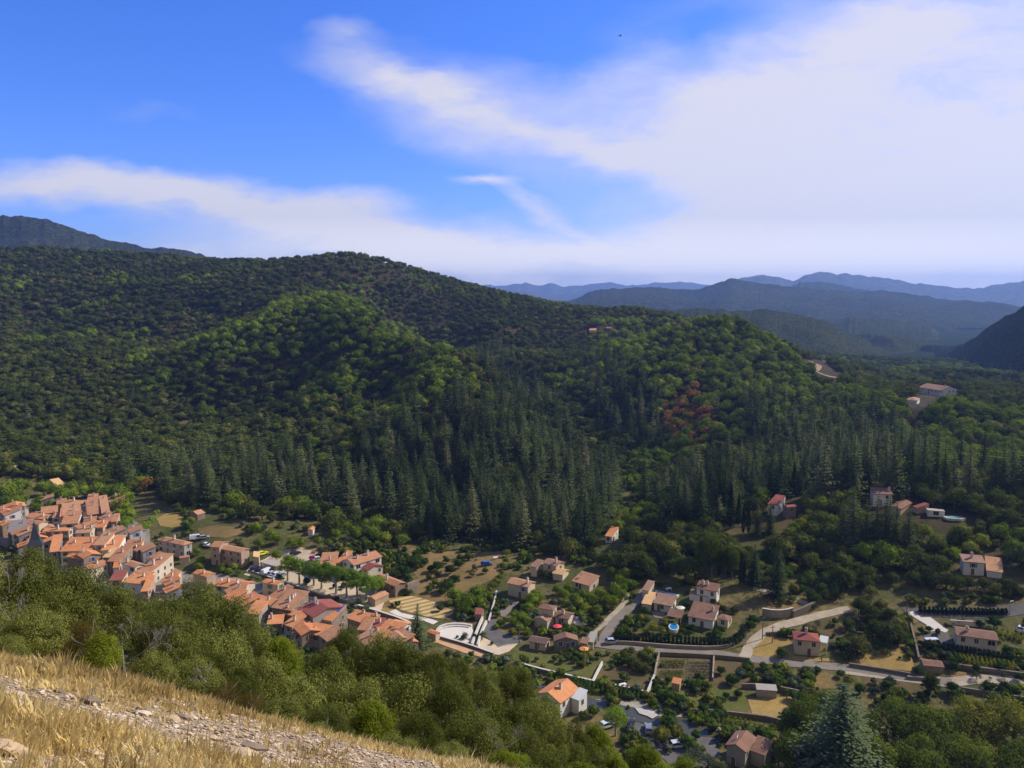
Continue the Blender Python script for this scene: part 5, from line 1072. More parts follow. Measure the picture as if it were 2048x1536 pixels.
T(k4((840, 440), (740, 240), (680, 300), (760, 310), (600, 480), (1880, 280), (1640, 270), (1370, 180), (1180, 150), (1260, 200), (1050, 120), (1400, 230), (1900, 500), (1780, 560), (1660, 500), (1500, 560), (1420, 500), (1980, 600), (2040, 520), (1600, 640), (1700, 600)), 'bri', [38, 40, 30, 34, 30, 44, 38, 38, 34, 36, 32, 34, 40, 36, 34, 36, 34, 40, 38, 34, 34], 'bushy tree near the large house among the pines', group='bushy trees near the large house')
T(k4((565, 510), (575, 570), (590, 730), (640, 450), (560, 620)), 'yel', [32, 30, 26, 30, 26], ['brightest yellow tree on the slope under the stone house', 'yellow-green tree below the brightest yellow one', 'bright green tree by the footpath', 'green bush right of the stone house', 'yellowish bush left of the slope path'])
T(k4((300, 620), (340, 680), (420, 640), (380, 720), (430, 740), (460, 680), (650, 820), (700, 900), (600, 860), (560, 770), (700, 780), (800, 780), (780, 860), (850, 880)), 'grn', [28, 26, 28, 24, 24, 24, 28, 28, 26, 26, 30, 34, 34, 30], 'scrubby tree on the slope between cypresses and dirt road', group='scrubby trees above the dirt road')
for (bx, by), (tx, ty), l in [((590, 300), (590, 72), 'tallest cypress, standing right of the stone house'), ((272, 530), (275, 340), 'cypress below the yellow poplar'), ((305, 530), (307, 330), 'cypress right of the yellow poplar'), ((256, 850), (257, 640), 'left one of the paired cypresses above the villas'), ((277, 850), (278, 695), 'right one of the paired cypresses above the villas'),
      ((190, 500), (195, 215), 'slim cypress left of the yellow poplar'), ((240, 480), (240, 270), 'short cypress left of the yellow poplar'), ((120, 800), (120, 600), 'cypress in the dark row above the white house')]:
    UP(*k4((bx, by), (tx, ty)), 'cyp', l, 'cypress_tree', group='cypresses on the slope')
UP(*k4((262, 340), (262, 188)), 'pop', 'slender bright yellow poplar among the cypresses', 'poplar_tree')
for (bx, by), (tx, ty), l in [((485, 930), (500, 600), 'dark spruce standing alone beside the footpath'), ((360, 540), (370, 340), 'spruce in front of the white half of the stone house'), ((440, 530), (440, 330), 'spruce close to the stone house'), ((340, 850), (350, 600), 'dim spruce above the curved footpath')]:
    UP(*k4((bx, by), (tx, ty)), 'ced', l, 'spruce_tree', wide=1.1)
for (bx, by), (tx, ty) in [((960, 640), (960, 240)), ((1040, 640), (1050, 300)), ((1110, 640), (1110, 280)), ((1165, 640), (1165, 290)), ((1230, 640), (1240, 340)), ((1310, 660), (1320, 360)), ((900, 620), (905, 330)), ((1190, 560), (1200, 280))]:
    UP(*k4((bx, by), (tx, ty)), 'ced', 'tall dark pine in the grove left of the large house', 'pine_tree', wide=1.0, group='pine grove left of the large house')
for (bx, by), (tx, ty) in [((30, 800), (20, 480)), ((70, 800), (60, 500)), ((160, 810), (165, 560)), ((200, 820), (200, 580)), ((110, 800), (105, 560))]:
    UP(*k4((bx, by), (tx, ty)), 'lim', 'dark tall tree in the screen above the pool villa', 'tall_tree', group='tall screen above the pool villa', wide=.45)
UP(*z3((160, 1030), (170, 660)), 'ced', 'slim dark spruce rising in front of the theatre', 'spruce_tree', wide=1.25, y0=90)
# riverside, close under the slope
T(z6((1150, 480), (1100, 560), (1200, 540), (1150, 300), (1250, 330), (1080, 260), (1330, 240), (1420, 230), (1500, 330), (1590, 190), (640, 400), (1280, 600), (1320, 640), (560, 430), (1150, 420)), 'grn', [46, 42, 40, 36, 36, 26, 24, 22, 24, 28, 30, 36, 30, 24, 34], 'leafy tree on the river bank', 'riverside_tree', group='trees on the river bank', y0=100)
T(z6((1330, 700), (1420, 740), (1290, 730), (1500, 790)), 'grey', [44, 44, 40, 40], 'grey-green bush in front of the bottom house', 'riverside_tree', group='grey bushes in front of the bottom house', y0=90)
lm = [(1620, 1440, 120), (1700, 1475, 130), (1790, 1440, 130), (1870, 1455, 130), (1950, 1440, 130), (2030, 1450, 130), (1740, 1520, 130), (1840, 1520, 130), (1940, 1520, 130), (2040, 1530, 130), (1660, 1415, 90), (1600, 1500, 110)]
T([(a, b_) for a, b_, c in lm], 'lim', [c for a, b_, c in lm], 'big lime-green tree in the bottom right corner', 'lime_green_tree', group='lime-green trees at the bottom right', y0=95)
UP((1678, 1600), (1677, 1368), 'sil', 'large silvery cedar in front of the lime-green trees', 'silver_cedar', y0=80, wide=1.9)

# ------------------------------------------------------------------ forest
sx = []; 
g1 = 4.4
yy_ = 235.
while yy_ < 1420:
    st = g1 * (1 + (yy_ - 235) / 900.); x = np.arange(-.80 * yy_ - 20, .80 * yy_ + 20, st); sx.append(np.stack([x + rng.uniform(-.45, .45, len(x)) * st, yy_ + rng.uniform(-.45, .45, len(x)) * st], 1)); yy_ += st * .9
S = np.concatenate(sx); z = Hg(S[:, 0], S[:, 1]); r_ = np.hypot(S[:, 0], S[:, 1]); U, Vv = proj(S[:, 0], S[:, 1], z)
FL = [(-200, 960), (0, 960), (90, 955), (160, 985), (240, 1005), (300, 985), (340, 1010), (450, 1030), (600, 1060), (700, 1085), (830, 1092), (950, 1080), (1010, 1095), (1060, 1112), (1180, 1125), (1260, 1160), (1330, 1180), (1400, 1170), (1480, 1160), (1520, 1190), (1620, 1215), (1700, 1215), (1780, 1222), (1850, 1200), (2048, 1200), (2300, 1190)]
fl = np.interp(U, [p[0] for p in FL], [p[1] for p in FL])
keep = (Vv < fl) & (U > -60) & (U < 2110)
# hidden behind nearer ground
az = np.clip(((np.arctan2(S[:, 0], S[:, 1]) + .75) / 1.5 * 700).astype(int), 0, 699); order = np.argsort(r_); mx = np.full(700, -9.); sl = (z - CAMZ) / r_; tp_ = (z + 11 - CAMZ) / r_
for i in order:
    if tp_[i] < mx[az[i]] - .002: keep[i] = False
    mx[az[i]] = max(mx[az[i]], sl[i])
S = S[keep]; z = z[keep]; U = U[keep]; Vv = Vv[keep]; r_ = r_[keep]
CZ = [[(215,980),(230,950),(330,930),(480,915),(600,890),(690,900),(760,870),(840,830),(900,790),(960,820),(1010,800),(1060,850),(1130,925),(1200,955),(1260,960),(1350,960),(1480,925),(1600,910),(1700,930),(1830,960),(1900,950),(2060,975),(2060,1010),(1850,1000),(1720,1000),(1640,1020),(1500,1030),(1400,1070),(1300,1060),(1180,1100),(1000,1110),(880,1090),(760,1060),(600,1050),(400,1020),(300,990)]]
CW = [[(950,680),(1010,690),(1060,740),(1120,830),(1180,900),(1000,900),(980,800),(960,740)],[(860,800),(930,790),(1000,880),(900,900)], [(1150,700),(1300,740),(1350,900),(1200,880)], [(1480,800),(1650,800),(1850,850),(1850,960),(1500,900)]]
BZ = [[(560,600),(690,590),(800,650),(900,710),(980,800),(1000,900),(900,820),(800,860),(640,830),(560,760),(480,700)], [(1160,650),(1300,640),(1450,640),(1560,690),(1640,790),(1600,860),(1480,880),(1350,860),(1230,860),(1150,770)],  # spur and knoll get brighter trees, sunlight put into the leaf colour
      [(1580,760),(1750,800),(2060,830),(2060,940),(1850,900),(1650,890)], [(1740,880),(1900,870),(1980,1000),(1800,1000)]]
RZ = [(1335,790),(1365,765),(1425,790),(1435,860),(1395,910),(1345,900),(1315,860)]
cl = inpoly(U, Vv, CZ[0]); cw = np.any([inpoly(U, Vv, p) for p in CW], 0); bz = np.any([inpoly(U, Vv, p) for p in BZ], 0); rz = inpoly(U, Vv, RZ)
q = rng.random(len(S)); cn = fbm(S[:, 0], S[:, 1], 1 / 45., 3)
kind = np.zeros(len(S), int)
DK = [(780,590),(900,600),(1000,625),(1160,655),(1190,700),(1120,760),(1010,740),(960,720),(880,690)]  # gully behind the spur kept to dark oaks, its shade put into leaf colour
kind[bz | (cn > .30)] = 1
kind[inpoly(U, Vv, DK)] = 0
kind[bz & (q < .25)] = 0
ced = (cl & (q < .50) & (cn > np.where((U < 720) | (U > 1230), -.12, -.55))) | (cw & (q < .62)) | (~cl & ~cw & (Vv > 700) & (q < .02))
kind[cl & ~ced] = np.where(rng.random(len(S)) < .4, 1, 0)[cl & ~ced]
kind[ced] = 2
drop = cl & ~ced & (rng.random(len(S)) < .45)
kind[(kind == 1) & (rng.random(len(S)) < .012)] = 3
kind[rz & (rng.random(len(S)) < .8) & (cn < .45)] = 4
kind[(kind == 0) & (rng.random(len(S)) < .0012)] = 4
clear = (fbm(S[:, 0] + 500, S[:, 1], 1 / 28., 3) > .36) & ((Vv > 620) & (U < 1000) & (Vv > 700))
kind[clear & (kind < 2) & (rng.random(len(S)) < .6)] = 5
# stay clear of houses, roads and of the view of them
ok = ~drop; hh = np.where(kind == 2, 21., 8.5); cr_ = np.where(kind == 2, 3.6, 4.2)
ut, vt = proj(S[:, 0], S[:, 1], z + hh)
for (fx, fy, fr, u0, u1, v0, v1, fd) in FOOT:
    d = np.hypot(S[:, 0] - fx, S[:, 1] - fy); ok &= d > fr + cr_
    pw = cr_ * F / r_
    ok &= ~((r_ < fd) & (U + pw * .55 > u0) & (U - pw * .55 < u1) & (vt < v1) & (Vv > v0))
for P_r, wd in ROADS:
    d = np.min(np.hypot(S[:, 0][:, None] - P_r[None, :, 0], S[:, 1][:, None] - P_r[None, :, 1]), 1); ok &= d > wd + 2.0
for (tx, ty, tr) in TREES: ok &= np.hypot(S[:, 0] - tx, S[:, 1] - ty) > tr * .8 + 1.5
KEEPOUT = [c1((1600,400),(1700,340),(1850,360),(1920,470),(1760,500),(1640,470)), crop(380,1030,4.267)((60,110),(200,80),(430,100),(500,170),(300,210),(100,190)), w8((-40,600),(620,590),(760,745),(400,720),(100,670)), zr((640,600),(780,650),(880,650),(1000,740),(980,790),(860,780),(800,720)), [(560,1040),(640,1045),(650,1065),(560,1062)], z4((820,20),(1500,150),(1900,330),(1500,260),(1200,130),(820,110)), k4((600,560),(760,640),(740,680),(610,660))]
for p in KEEPOUT: ok &= ~inpoly(U, Vv, p)
S = S[ok]; z = z[ok]; U = U[ok]; Vv = Vv[ok]; r_ = r_[ok]; kind = kind[ok]; n = len(S)
scl = .42 + .78 * rng.random(n) ** 1.2; scl[kind == 2] = (.42 + .72 * rng.random((kind == 2).sum()) ** 1.3) * (1 - .25 * np.clip((r_[kind == 2] - 380) / 300, 0, 1)); rot = rng.uniform(0, 6.28, n)
# the nearest of each kind are trees of their own
def rank(k, m):
    i = np.nonzero(np.isin(kind, k))[0]; s = scl[i] * np.where(kind[i] == 2, 2.2, 1) / r_[i]; i = i[np.argsort(-s)]; return i[:m]
ic, ib, io, iy = rank([2], 295), rank([1], 200), rank([0], 280), rank([3], 40)
def lab(u, v, what, where):
    return what, where
for i in ic:
    pass
for i in ic:
    where = ('left part of the cedar stand above the village' if U[i] < 700 else 'thickest cedar stand in the central hollow' if U[i] < 1180 else 'cedar slope above the pool villas' if U[i] < 1560 else 'cedar wood on the right-hand slope')
    plant('cedar_tree', CED3[i % 4], T_CED, ('silvery blue-green cedar in the ' if scl[i] > .95 else 'slender cedar among taller ones in the ') + where, 'cedar', (S[i, 0], S[i, 1], z[i]), rot[i], scl[i] * .98, 'cedars in the ' + where)
for i in io:
    where = 'foot of the left wooded hill' if U[i] < 700 else 'foot of the central hollow' if U[i] < 1200 else 'shady slope above the villas' if U[i] < 1650 else 'right-hand wooded slope'
    plant('holm_oak', OAK3[i % 4], T_OAK[i % 2], 'dark evergreen oak at the ' + where, 'oak', (S[i, 0], S[i, 1], z[i]), rot[i], scl[i], 'dark oaks at the ' + where)
for i in ib:
    where = 'left wooded hill' if U[i] < 700 else 'central hollow' if U[i] < 1200 else 'sunlit knoll and its foot' if U[i] < 1650 else 'right-hand wooded slope'
    plant('chestnut_tree', BRI3[i % 4], T_OAK[i % 2], 'bright green broadleaf tree on the ' + where, 'chestnut', (S[i, 0], S[i, 1], z[i]), rot[i], scl[i], 'bright broadleaf trees on the ' + where)
for i in iy:
    plant('yellowing_tree', YEL3[i % 2], T_SM[0], 'yellowing tree among green ones ' + ('in the hollow and left of it' if U[i] < 1200 else 'on the right-hand slopes'), 'tree', (S[i, 0], S[i, 1], z[i]), rot[i], scl[i] * 1.25, 'yellowing trees ' + ('of the hollow' if U[i] < 1200 else 'of the right-hand slopes'))
rest = np.ones(n, bool); rest[np.concatenate([ic, ib, io, iy])] = False
pid = {0: (0, 3), 1: (3, 3), 2: (6, 3), 3: (9, 1), 4: (10, 1), 5: (11, 1)}
pd = np.array([pid[k][0] + rng.integers(0, pid[k][1]) for k in kind])
def scatter(name, pts, pidx, rot, scl, protos):
    me = bpy.data.meshes.new(name); me.vertices.add(len(pts)); me.vertices.foreach_set('co', np.asarray(pts, np.float32).ravel())
    for nm, ty, vals in (('pid', 'INT', pidx.astype(np.int32)), ('rot', 'FLOAT', rot.astype(np.float32)), ('scl', 'FLOAT', scl.astype(np.float32))):
        a = me.attributes.new(nm, ty, 'POINT'); a.data.foreach_set('value', vals)
    me.update(); o = put(name, me); ng = bpy.data.node_groups.new(name, 'GeometryNodeTree')
    ng.interface.new_socket('Geometry', in_out='INPUT', socket_type='NodeSocketGeometry'); ng.interface.new_socket('Geometry', in_out='OUTPUT', socket_type='NodeSocketGeometry')
    N = ng.nodes; L = ng.links; gi = N.new('NodeGroupInput'); go = N.new('NodeGroupOutput'); J = N.new('GeometryNodeJoinGeometry')
    def attr(nm, ty):
        a = N.new('GeometryNodeInputNamedAttribute'); a.data_type = ty; a.inputs[0].default_value = nm
        return [s for s in a.outputs if s.enabled and s.name == 'Attribute'][0]
    A, B_, C_ = attr('pid', 'INT'), attr('rot', 'FLOAT'), attr('scl', 'FLOAT'); cb = N.new('ShaderNodeCombineXYZ'); L.new(B_, cb.inputs[2])
    for k, p in enumerate(protos):
        cmp = N.new('FunctionNodeCompare'); cmp.data_type = 'INT'; cmp.operation = 'EQUAL'; ii = [s for s in cmp.inputs if s.enabled]; L.new(A, ii[0]); ii[1].default_value = k
        ip = N.new('GeometryNodeInstanceOnPoints'); oi = N.new('GeometryNodeObjectInfo'); oi.inputs[0].default_value = p
        L.new(gi.outputs[0], ip.inputs['Points']); L.new(cmp.outputs[0], ip.inputs['Selection']); L.new(oi.outputs['Geometry'], ip.inputs['Instance']); L.new(cb.outputs[0], ip.inputs['Rotation']); L.new(C_, ip.inputs['Scale']); L.new(ip.outputs[0], J.inputs[0])
    L.new(J.outputs[0], go.inputs[0]); o.modifiers.new('scatter', 'NODES').node_group = ng; return stuff(o)
scatter('forest', np.column_stack([S, z])[rest], pd[rest], rot[rest], scl[rest], FP)
# thin wood of the gorge side and of the shaded hill: bushes a few pixels across
def bvh_scatter(names, n, u0, u1, v0, v1, s, which):
    pass
# low growth between the gardens
gx = rng.uniform(-260, 260, 34000); gy = rng.uniform(135, 330, 34000); gz = Hg(gx, gy); gu, gv = proj(gx, gy, gz)
fl2 = np.interp(gu, [p[0] for p in FL], [p[1] for p in FL]); k2 = (gv > fl2 - 12) & (gu > -40) & (gu < 2090) & (gv < 1560) & (fbm(gx, gy, 1 / 14., 3) > -.08)
CLEARP = [z3((225,205),(640,195),(905,190),(905,330),(700,500),(330,700),(130,590),(60,300)), z3((-130,585),(130,592),(480,722),(385,792),(110,742),(-60,690)), z3((320,840),(690,850),(1130,950),(870,1120),(690,1060),(340,960)), [(488,1150),(556,1102),(660,1122),(775,1188),(740,1232),(640,1190),(556,1164)],
  z6((632,232),(700,115),(860,100),(1050,190),(1000,300)), z6((1060,50),(1450,50),(1450,215),(1060,215)), z6((1690,335),(1990,320),(1900,480),(1725,450)), z5((530,830),(900,765),(1045,890),(1035,975),(560,915)), z4((1280,780),(1400,670),(1700,700),(2040,870),(1290,850)), z6((850,495),(1440,600),(1500,805),(1180,805)), z6((130,190),(860,355),(1500,585),(1500,650),(700,400)), z5((60,600),(250,470),(410,650),(260,760)), z5((1360,960),(2048,1050),(2048,1130),(1380,1020)), [(0,985),(250,985),(420,1060),(640,1180),(860,1270),(800,1300),(0,1200)], z3((735,800),(1060,640),(1000,900)), z5((985,430),(1350,600),(1400,750),(1100,760)), z4((600,720),(1290,640),(1200,860),(440,860)), z3((1000,1030),(1790,1190),(1720,1360),(1000,1180))] + KEEPOUT[:3]
rr_ = rng.random(len(gx)) < .14
for p in CLEARP[:-3]: k2 &= ~inpoly(gu, gv, p) | rr_
for p in CLEARP[-3:]: k2 &= ~inpoly(gu, gv, p)
for P_r, wd in ROADS: k2 &= np.min(np.hypot(gx[:, None] - P_r[None, ::2, 0], gy[:, None] - P_r[None, ::2, 1]), 1) > wd + .8
for (fx, fy, fr, u0, u1, v0, v1, fd) in FOOT: k2 &= np.hypot(gx - fx, gy - fy) > fr + 1.2
BP = [proto(crown_mesh('bush', m, 170, .95, .7, .30, 9, 300 + i, .85, core=True)) for i, m in enumerate((L_OAK, L_GRN, L_GRN, L_LIME, L_GREY, L_BRI))]
k2 = np.nonzero(k2)[0]
scatter('undergrowth', np.column_stack([gx, gy, gz])[k2], rng.integers(0, 6, len(k2)), rng.uniform(0, 6.28, len(k2)), rng.uniform(.35, 1.65, len(k2)) ** 1.4, BP)
# ------------------------------------------------------------------ vehicles, poles, small things
def carpaint(c, met=.0): 
    m, t, b = newmat('car_paint', .25, .5); b.inputs['Base Color'].default_value = c4(c); b.inputs['Metallic'].default_value = met; return m
TYRE = plain('tyre_rubber', (.02, .02, .02)); RIM = plain('wheel_rim', (.5, .5, .52), .3, .5, .1, 2, .8)
def wheel_mesh():
    mb = MB(); n = 14
    for s in (0,):
        P = [(.32 * math.cos(2 * math.pi * i / n), .32 * math.sin(2 * math.pi * i / n)) for i in range(n)]
        for i in range(n):
            j = (i + 1) % n; mb.quad([(P[i][0], -.1, P[i][1]), (P[j][0], -.1, P[j][1]), (P[j][0], .1, P[j][1]), (P[i][0], .1, P[i][1])], 0)
        for y in (-.1, .1):
            mb.quad([(a, y, b_) for a, b_ in (P if y > 0 else P[::-1])], 0); mb.quad([(a * .6, y * 1.04, b_ * .6) for a, b_ in (P if y > 0 else P[::-1])], 1)
    return mb.mesh('wheel', [TYRE, RIM])
WHEEL = wheel_mesh()
LIGHTM = plain('lamp_glass', (.75, .75, .7), .2, .5, .05); REDM = plain('tail_lamp_red', (.45, .02, .02), .3, .5, .05)
def profile_mesh(name, prof, half, mat, inset=None):
    """closed side profile (x,z) swept across, narrowing above the belt line"""
    mb = MB(); wd = [half - (max(0, z - .85) * .28 if inset is None else inset) for x, z in prof]; n = len(prof)
    A = [(x, -w_, z) for (x, z), w_ in zip(prof, wd)]; B_ = [(x, w_, z) for (x, z), w_ in zip(prof, wd)]
    for i in range(n): j = (i + 1) % n; mb.quad([A[i], B_[i], B_[j], A[j]])
    mb.quad(A); mb.quad(B_[::-1]); return mb.mesh(name, [mat])
CARB = [(-2.05, .3), (2.0, .3), (2.08, .55), (2.0, .78), (1.1, .93), (.45, 1.38), (-.2, 1.46), (-1.3, 1.42), (-1.95, .98), (-2.1, .7)]
VANB = [(-2.5, .32), (2.4, .32), (2.5, .6), (2.4, .95), (1.75, 1.15), (1.25, 1.85), (.9, 1.95), (-2.35, 1.95), (-2.5, 1.7)]
GLS = [(-1.75, .98), (.98, .97), (.43, 1.30), (-.2, 1.38), (-1.25, 1.34)]
def car(px, c, label, yaw, kind='car', y0=120., met=0.):
    P = hit(px[0], px[1], 0, y0); g = H1(P[0], P[1]) + .13
    o = thing('parked_' + kind, label, kind, (P[0], P[1], g), yaw, 'parked vehicles'); pm = carpaint(c, met); van = kind == 'van'
    half = .88 if not van else .98
    put('body', profile_mesh('body', VANB if van else CARB, half, pm), o)
    if van:
        mb = MB(); mb.quad([(1.72, -.8, 1.2), (1.72, .8, 1.2), (1.30, .72, 1.82), (1.30, -.72, 1.82)]); 
        for s in (-1, 1): mb.quad([(.2, s * .93, 1.2), (1.5, s * .90, 1.2), (1.15, s * .82, 1.75), (.2, s * .82, 1.75)][::s])
        put('windscreen', mb.mesh('windscreen', [GLASS]), o)
    else:
        wsm = MB(); wsm.quad([(1.07, -.78, .97), (1.07, .78, .97), (.47, .70, 1.385), (.47, -.70, 1.385)]); put('windscreen', wsm.mesh('windscreen', [GLASS]), o)
        wsm = MB(); wsm.quad([(-1.92, .76, 1.03), (-1.92, -.76, 1.03), (-1.36, -.68, 1.40), (-1.36, .68, 1.40)]); put('rear_window', wsm.mesh('rear_window', [GLASS]), o)
        for s in (-1, 1):
            wsm = MB(); wsm.quad([(x, s * (half - max(0, z_ - .85) * .28 + .012), z_) for x, z_ in (GLS if s < 0 else GLS[::-1])]); put('side_window', wsm.mesh('side_window', [GLASS]), o)
    xw = 1.3 if not van else 1.6
    for sx_ in (-1, 1):
        for sy in (-1, 1): put('wheel', WHEEL, o, (sx_ * xw, sy * (half - .08), .32))
    for s in (-1, 1):
        xf = 2.07 if not van else 2.48
        for nm, x, m in (('headlight', xf, LIGHTM), ('tail_light', -xf - .02, REDM)):
            mb = MB(); mb.box(x - .05, x + .05, s * .62 - .16, s * .62 + .16, .62, .78); put(nm, mb.mesh(nm, [m]), o)
    return o
PK = R(62)
car((511, 1141), (.03, .035, .07), 'dark blue car, first in the row beside the ochre building', PK); car((521, 1144), (.02, .02, .035), 'black car, second in the row beside the ochre building', PK)
car((535, 1147), (.75, .76, .78), 'white van in the middle of the car park row', PK, 'van'); car((545, 1150), (.60, .61, .63), 'silver car right of the white van', PK, met=.3)
car((554, 1152), (.72, .72, .74), 'white car, second from the plane trees', PK); car((563, 1154), (.30, .31, .33), 'grey car nearest the plane trees in the row', PK, met=.3)
car((392.5, 1079), (.72, .72, .72), 'white van parked above the lone hip-roofed house', .4, 'van'); car((408, 1078), (.35, .37, .38), 'grey car half hidden behind the ochre building', .4); car((412, 1093), (.75, .75, .75), 'white car in the yard left of the ochre building', -.3)
car((525, 1110), (.72, .72, .05), 'bright yellow car at the entrance of the car park', .9); car((591, 1110), (.03, .035, .05), 'dark car by the road above the square', .7)
car((630, 1119), (.60, .03, .07), 'red pickup-like car behind the plane trees', .5); car((637, 1121), (.7, .7, .7), 'small white car beside the red one', .5)
car((1261, 1453), (.03, .02, .025), 'dark maroon car in the riverside car park', 1.3, y0=110); car((1297, 1463), (.32, .34, .38), 'silver-blue car in the riverside car park', 1.45, y0=110, met=.4); car((1354, 1495), (.62, .64, .66), 'light grey car at the bottom of the riverside car park', .2, y0=110)
car((1224, 1287), (.45, .47, .5), 'silver car parked on the lane corner', .1); car((2043, 1262), (.70, .70, .70), 'white car at the right frame edge', .8); car((973, 1131), (.04, .12, .45), 'small blue car in the dry meadow', .2)
car((1866, 1291), (.70, .71, .72), 'white vehicle in the shaded yard left of the big cream house', .1, 'van'); car((1213, 1455), (.7, .72, .74), 'white car under the pollarded tree by the river', .5, y0=110)
WOOD = plain('pole_wood', (.20, .17, .14), var=.3); STEEL = plain('pole_steel', (.42, .42, .42), .5, .5, .1)
def pole(base, top, label, lamp=False, y0=120., mat=None, cat='utility pole'):
    P = hit(base[0], base[1], 0, y0); h = at_y(top[0], top[1], P[1])[2] - P[2]
    o = thing('street_lamp' if lamp else 'utility_pole', label, 'street lamp' if lamp else cat, (P[0], P[1], P[2]), .3)
    mb = MB(); mb.tube((0, 0, -.5), (0, 0, h), .15, .10, 7); put('post', mb.mesh('post', [mat or (STEEL if lamp else WOOD)]), o)
    mb = MB()
    if lamp: mb.box(-.1, 1.1, -.12, .12, h - .05, h + .12); put('lamp_head', mb.mesh('lamp_head', [plain('lamp_shell', (.7, .7, .7), .4)]), o)
    else:
        mb.box(-.8, .8, -.06, .06, h - .7, h - .58); put('crossarm', mb.mesh('crossarm', [WOOD]), o)
        for x in (-.7, 0, .7): ib_ = MB(); ib_.cyl(x, 0, h - .575, h - .38, .05, .035, 6); put('insulator', ib_.mesh('insulator', [plain('porcelain', (.5, .5, .48))]), o)
    return o
pole((1524.7, 1279), (1524.7, 1232), 'wooden pole standing at the bend of the dirt road'); pole((1544.5, 1286), (1544.5, 1250), 'shorter wooden pole between dirt road and red-roofed house')
pole((1038.8, 1286), (1038.8, 1248), 'pole at the right edge of the asphalt court'); pole((1318, 1272), (1318, 1240), 'pole inside the clipped hedge near the round pool'); pole((1492, 1290), (1492, 1262), 'slim pole where lane and dirt road meet', mat=STEEL)
pole((2019, 1229), (2017, 1203), 'street lamp beside the road at the right edge', True); pole((1814, 1224), (1814, 1185), 'dark pole at the top of the falling boundary wall'); pole((1643, 1324), (1643, 1312), 'short pole below the red-roofed house')
pole((1197, 1282), (1197, 1262), 'pole beside the upper lane bend'); pole((1491, 1517), (1491, 1495), 'short pole in front of the bottom brown-roofed house', y0=100)
# garden furniture
def parasol(px, c, label, h=2.3):
    P = hit(px[0], px[1], h); o = thing('parasol', label, 'parasol', (P[0], P[1], P[2] - h)); mb = MB(); mb.tube((0, 0, -.3), (0, 0, h), .03, .03, 5); put('pole', mb.mesh('pole', [STEEL]), o)
    mb = MB(); n = 8; p = [(1.4 * math.cos(2 * math.pi * i / n), 1.4 * math.sin(2 * math.pi * i / n), h - .35) for i in range(n)]
    for i in range(n): mb.quad([p[i], p[(i + 1) % n], (0, 0, h + .1)]); mb.quad([p[(i + 1) % n], p[i], (0, 0, h - .02)])
    put('canopy', mb.mesh('canopy', [plain('canopy_cloth', c, var=.08)]), o)
parasol((303, 1096), (.75, .10, .14), 'red parasol beside the lone hip-roofed house'); parasol((1115, 1250), (.75, .08, .10), 'red parasol under the trees of the hip-roofed villa'); parasol((1361, 1213), (.70, .66, .54), 'cream parasol right of the pool villa'); parasol((1701, 1158), (.72, .45, .12), 'small orange parasol deep in the shaded trees'); parasol((1168, 1295), (.70, .30, .08), 'orange parasol beside the terracotta lean-to')
def table_set(px, label, c=(.75, .75, .75)):
    P = hit(*px, 0); o = thing('garden_table', label, 'garden table', (P[0], P[1], H1(P[0], P[1]) + .12), .4); mb = MB(); m = plain('garden_white', c, var=.05)
    mb.box(-.9, .9, -.5, .5, .72, .78); put('tabletop', mb.mesh('tabletop', [m]), o)
    for x in (-.8, .8):
        for y in (-.42, .42): mb = MB(); mb.box(x - .04, x + .04, y - .04, y + .04, 0, .72); put('leg', mb.mesh('leg', [m]), o)
table_set(z3((1590, 800))[0], 'white garden table on the patio of the hip-roofed villa'); table_set(z3((850, 262))[0], 'white garden table at the top of the dry meadow'); table_set(z3((1985, 1400))[0], 'pale bench-like table with a blue tub on the brown plot'); table_set(z4((545, 240))[0], 'white lounger table beside the long blue pool')
# bird high in the sky
bx = at_y(1240, 72, 90); o = thing('bird', 'tiny dark bird high in the sky', 'bird', bx, .4)
mb = MB(); mb.tube((-.16, 0, 0), (.02, 0, .02), .02, .05, 6); mb.tube((.02, 0, .02), (.2, 0, .03), .05, .015, 6)
for s in (-1, 1): mb.quad([(.08, 0, .03), (-.06, 0, .03), (-.04, s * .2, .10), (.05, s * .22, .10)][::s]); mb.quad([(.05, s * .22, .10), (-.04, s * .2, .10), (-.10, s * .4, .04)][::s])
mb.build('body', [plain('feather', (.02, .02, .02))], o)

# ------------------------------------------------------------------ the slope under the camera
NB = [crown_mesh('crown', L_NEAR, 26000, 2.1, 2.2, .088, 62, 400 + i, .98, spread=.85, sharp=.7, asp=.6) for i in range(5)]
T_NEAR = [trunk_mesh('trunk', 3.6, .12, 8, 500 + i, 2.8, .55, plain('grey_bark', (.24, .22, .19), var=.4, scale=8)) for i in range(2)]
L_BROWN = leafmat('dry_broom', (.065, .050, .014), (.16, .12, .035), patch=.25, trans=.15, tone=.7); NBR = [crown_mesh('crown', L_BROWN, 20000, 1.9, 1.9, .07, 60, 410, .9, sharp=1.0, asp=.35)]
L_HAZEL = leafmat('hazel_leaf', (.07, .10, .012), (.24, .28, .03), patch=.25, trans=.35, tone=.75); NBY = [crown_mesh('crown', L_HAZEL, 22000, 2.1, 2.2, .10, 60, 420 + i, 1.0, sharp=.7, spread=.85) for i in range(2)]  # hazel leaves, a yellower green than the oak bushes
